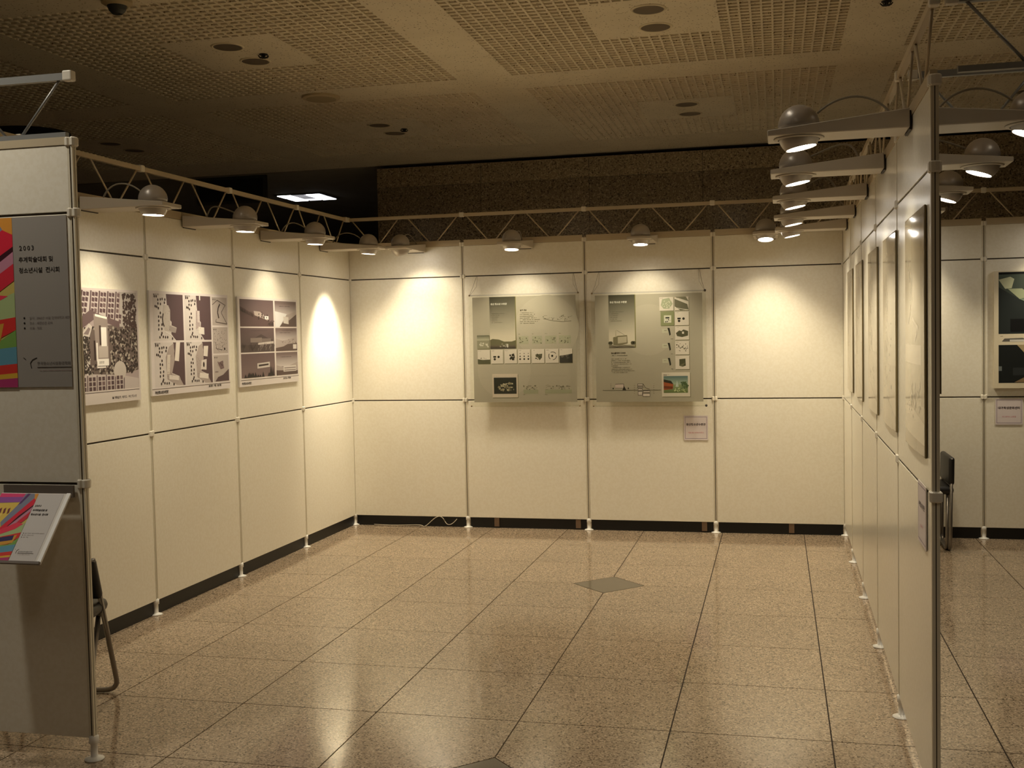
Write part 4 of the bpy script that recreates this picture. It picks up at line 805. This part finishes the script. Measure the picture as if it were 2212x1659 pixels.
# ================================================================== BANNER AND LEAFLET SHELF
def banner(w_, h, ux, tsz, bg=(152, 146, 138)):
    """ux: fraction of the width taken by the colour picture (left side)"""
    g = random.Random(2); s = Sheet(w_, h, bg); q = lambda a, b: (a * ux, b)
    def P(pts, c, lay=2): s.poly([q(*p) for p in pts], c, lay)
    s.rect(0, 0, ux, 1, (196, 176, 96), 1)
    P([(0, 0), (.80, 0), (.72, .08), (0, .10)], (226, 70, 120)); P([(0, .06), (.72, .05), (.68, .13), (0, .15)], (150, 86, 160), 3); P([(0, .16), (.66, .14), (.44, .40), (.2, .52), (0, .46)], (222, 190, 88), 3)
    for x in (.05, .16, .27, .38): P([(x, .24), (x + .05, .22), (x + .07, .30), (x + .02, .32)], (120, 62, 60), 4)
    P([(.08, .34), (.30, .30), (.16, .50), (.0, .56)], (236, 206, 110), 4); P([(.02, .40), (.12, .34), (.16, .44), (.08, .56), (0, .58)], (146, 70, 140), 5)
    P([(.78, .0), (1, 0), (1, .10), (.9, .06)], (220, 150, 60), 3); P([(.66, .0), (.90, .0), (.96, .10), (.62, .34), (.40, .50), (.34, .44), (.60, .16)], (128, 132, 150), 4); P([(.72, .0), (.80, .0), (.66, .15), (.58, .18)], (96, 60, 110), 5)
    P([(.94, .07), (1, .10), (1, .17), (.72, .40), (.42, .60), (.30, .60), (.66, .30)], (214, 40, 62), 5); P([(1, .17), (1, .20), (.78, .40), (.5, .56), (.74, .34)], (60, 20, 30), 6); P([(1, .20), (1, .30), (.84, .40), (.66, .50), (.48, .58)], (190, 130, 150), 6); P([(1, .27), (1, .37), (.90, .44), (.72, .48), (.84, .38)], (206, 46, 62), 7)
    P([(.46, .54), (.78, .44), (.96, .46), (.80, .54), (.40, .64), (.2, .66)], (224, 60, 84), 7); P([(.0, .58), (.2, .52), (.2, .66), (0, .72)], (214, 60, 70), 6)
    P([(1, .44), (1, .60), (.3, .74), (0, .80), (0, .70), (.5, .60), (.9, .48)], (168, 186, 130), 5)
    P([(1, .585), (1, .66), (.80, .76), (.0, .86), (0, .74), (.5, .66)], (208, 54, 48), 6); P([(.93, .62), (.90, .74), (0, .86), (0, .80), (.5, .70)], (204, 150, 60), 7); P([(.86, .63), (.86, .70), (.0, .79), (0, .74), (.5, .67)], (52, 50, 92), 8)
    P([(1, .66), (1, .78), (.0, .90), (0, .83), (.85, .76)], (120, 160, 80), 6); P([(1, .76), (1, .88), (0, .96), (0, .87)], (96, 150, 170), 7); P([(1, .86), (1, .92), (0, 1), (0, .95)], (206, 60, 50), 8); P([(1, .915), (1, .95), (.3, 1), (0, 1)], (214, 170, 60), 8); P([(1, .945), (1, 1), (.2, 1)], (176, 60, 110), 9)
    ink = (48, 42, 38); tb = ux - .027
    s.text(tb + .055, .195, '2003', tsz * 1.05, ink, 4, bold=.0003, space=1.4); s.text(tb + .050, .262, '추계학술대회 및', tsz * .94, ink, 4, bold=.0003); s.text(tb + .050, .325, '청소년시설  전시회', tsz * .94, ink, 4, bold=.0003)
    for k, t_ in enumerate(('일시 : 2003년 10월 건국대학교 새천년관', '장소 : 새천년관 로비', '주최 : 학회')):
        v = .600 + k * .030; s.disc(tb + .066, v - .008, tsz * .16, (20, 16, 14), 4, 10); s.text(tb + .088, v, t_, tsz * .50, (118, 106, 102), 4)
    b = .845; s.line([(tb + .055, b - .02), (tb + .066, b - .008)], tsz * .10, ink, 4); s.line([(tb + .115, b - .018), (tb + .095, b - .006), (tb + .085, b + .014), (tb + .09, b + .044)], tsz * .14, ink, 4)
    s.text(tb + .115, b + .024, '한국청소년시설환경학회', tsz * .60, (70, 62, 58), 4); s.rect(tb + .115, b + .036, tb + .36, b + .041, (78, 70, 64), 4); s.scrib(tb + .12, b + .060, .20, .006, (150, 130, 124), g); return s
BW, BH = 0.977, H2 - 0.008 - 1.413
t = empty('exhibition_banner', (-0.043 + 0.008, -5.03, 1.413)); tag(t, 'grey exhibition banner with colourful abstract picture and 2003 lettering', 'banner')
bs = banner(BW, BH, .742, .0236); link('backing', boxme(mat('banner back', (160, 152, 140), 0.6), 0, BW - .02, -.0135, -.0105, 0, BH), t); bs.w = BW - .02
bs.P = [([(min(x, BW - .02), y) for x, y in p], c, l) for p, c, l in bs.P]; bs.build('print', PAPER, t, (0, -.0138, 0))
# leaflet shelf: tilted plate hung from the middle rail
t = empty('leaflet_shelf', (0.62, -5.03, 1.035)); tag(t, 'tilted white leaflet shelf hung on the banner partition, holding a colour sheet', 'shelf')
SHW = mat('white enamel shelf', (226, 220, 210), 0.35); SHD = mat('grey shelf lip', (112, 102, 92), 0.5)
link('hook_lip', boxme(SHD, 0, .298, -.030, -.018, -.035, .010), t)
DY, DZ = 0.19, 0.225; ln = math.hypot(DY, DZ)
sh = link('tilted_plate', boxme(SHW, 0, .298, -.006, 0.0, -ln, 0, .002), t, (0, -.036, -.022)); sh.rotation_euler = (-math.atan2(DY, DZ), 0, 0)
ls = banner(.270, ln - .012, .60, .0098, (204, 198, 192)); lf = ls.build('leaflet', PAPER, sh, (0.001, -.0068, -ln + .008))  # leaflet ground lightened, standing in for light falling on the shelf
link('side_flange', boxme(mat('bright white flange', (250, 248, 242), 0.4), .282, .298, -.009, -.0061, -ln, 0, .001), sh); link('front_lip', boxme(SHD, 0, .298, -.016, -.0061, -ln - .004, -ln + .006), sh)

# ================================================================== FOLDING CHAIRS
def chair(label, loc, rz, lean=0.34, s0=-.16, s1=.22, rear=.06):
    t = empty('folding_chair', (*loc, 0), rz); tag(t, label, 'chair', 'folding chairs with black vinyl pads')
    hw, r, yb = 0.205, 0.0115, 0.20
    yt = yb - lean; zt = 0.655
    bm = bmesh.new(); tube(bm, fillet([(-hw, yt, zt), (-hw, yb, r + .002), (hw, yb, r + .002), (hw, yt, zt)], 0.06), r, 10); link('front_frame', me_from(bm, CHROME, True), t)
    ym = yb - lean * 0.60; yr = yt - rear
    bm = bmesh.new(); tube(bm, fillet([(-hw + .026, ym + .02, .40), (-hw + .026, yr, r + .002), (hw - .026, yr, r + .002), (hw - .026, ym + .02, .40)], 0.06), r, 10); link('rear_frame', me_from(bm, CHROME, True), t)
    def pad(name, x, y0, y1, z0, z1, bev, tilt=0.0):
        bm = bmesh.new(); box(bm, -x, x, y0, y1, z0, z1); bmesh.ops.bevel(bm, geom=bm.edges[:], offset=bev, segments=4, profile=0.5, affect='EDGES')
        o = link(name, me_from(bm, BLACKV, True), t); return o
    pad('seat', hw + .006, ym + s0, ym + s1, .400, .458, .026)
    k = lean / zt; zc = .565; yc = yb - k * zc
    o = pad('backrest', hw + .012, -.020, .020, -.098, .098, .018); o.location = (0, yc, zc); o.rotation_euler = (math.atan(k), 0, 0)
    for s_ in (-1, 1):
        bm = bmesh.new(); bmesh.ops.create_cone(bm, cap_ends=True, segments=10, radius1=.008, radius2=.008, depth=.034, matrix=Matrix.Translation((s_ * (hw - .013), ym + .01, .39)) @ Matrix.Rotation(math.pi / 2, 4, 'Y')); link('hinge_pin', me_from(bm, CHROME), t)
chair('black padded folding chair tucked behind the banner partition', (.424, -4.55), R(14), 0.25, -.24, .06)
chair('black padded folding chair standing in the second bay', (4.836, -.33), R(90), 0.01, -.02, .26, -.03)
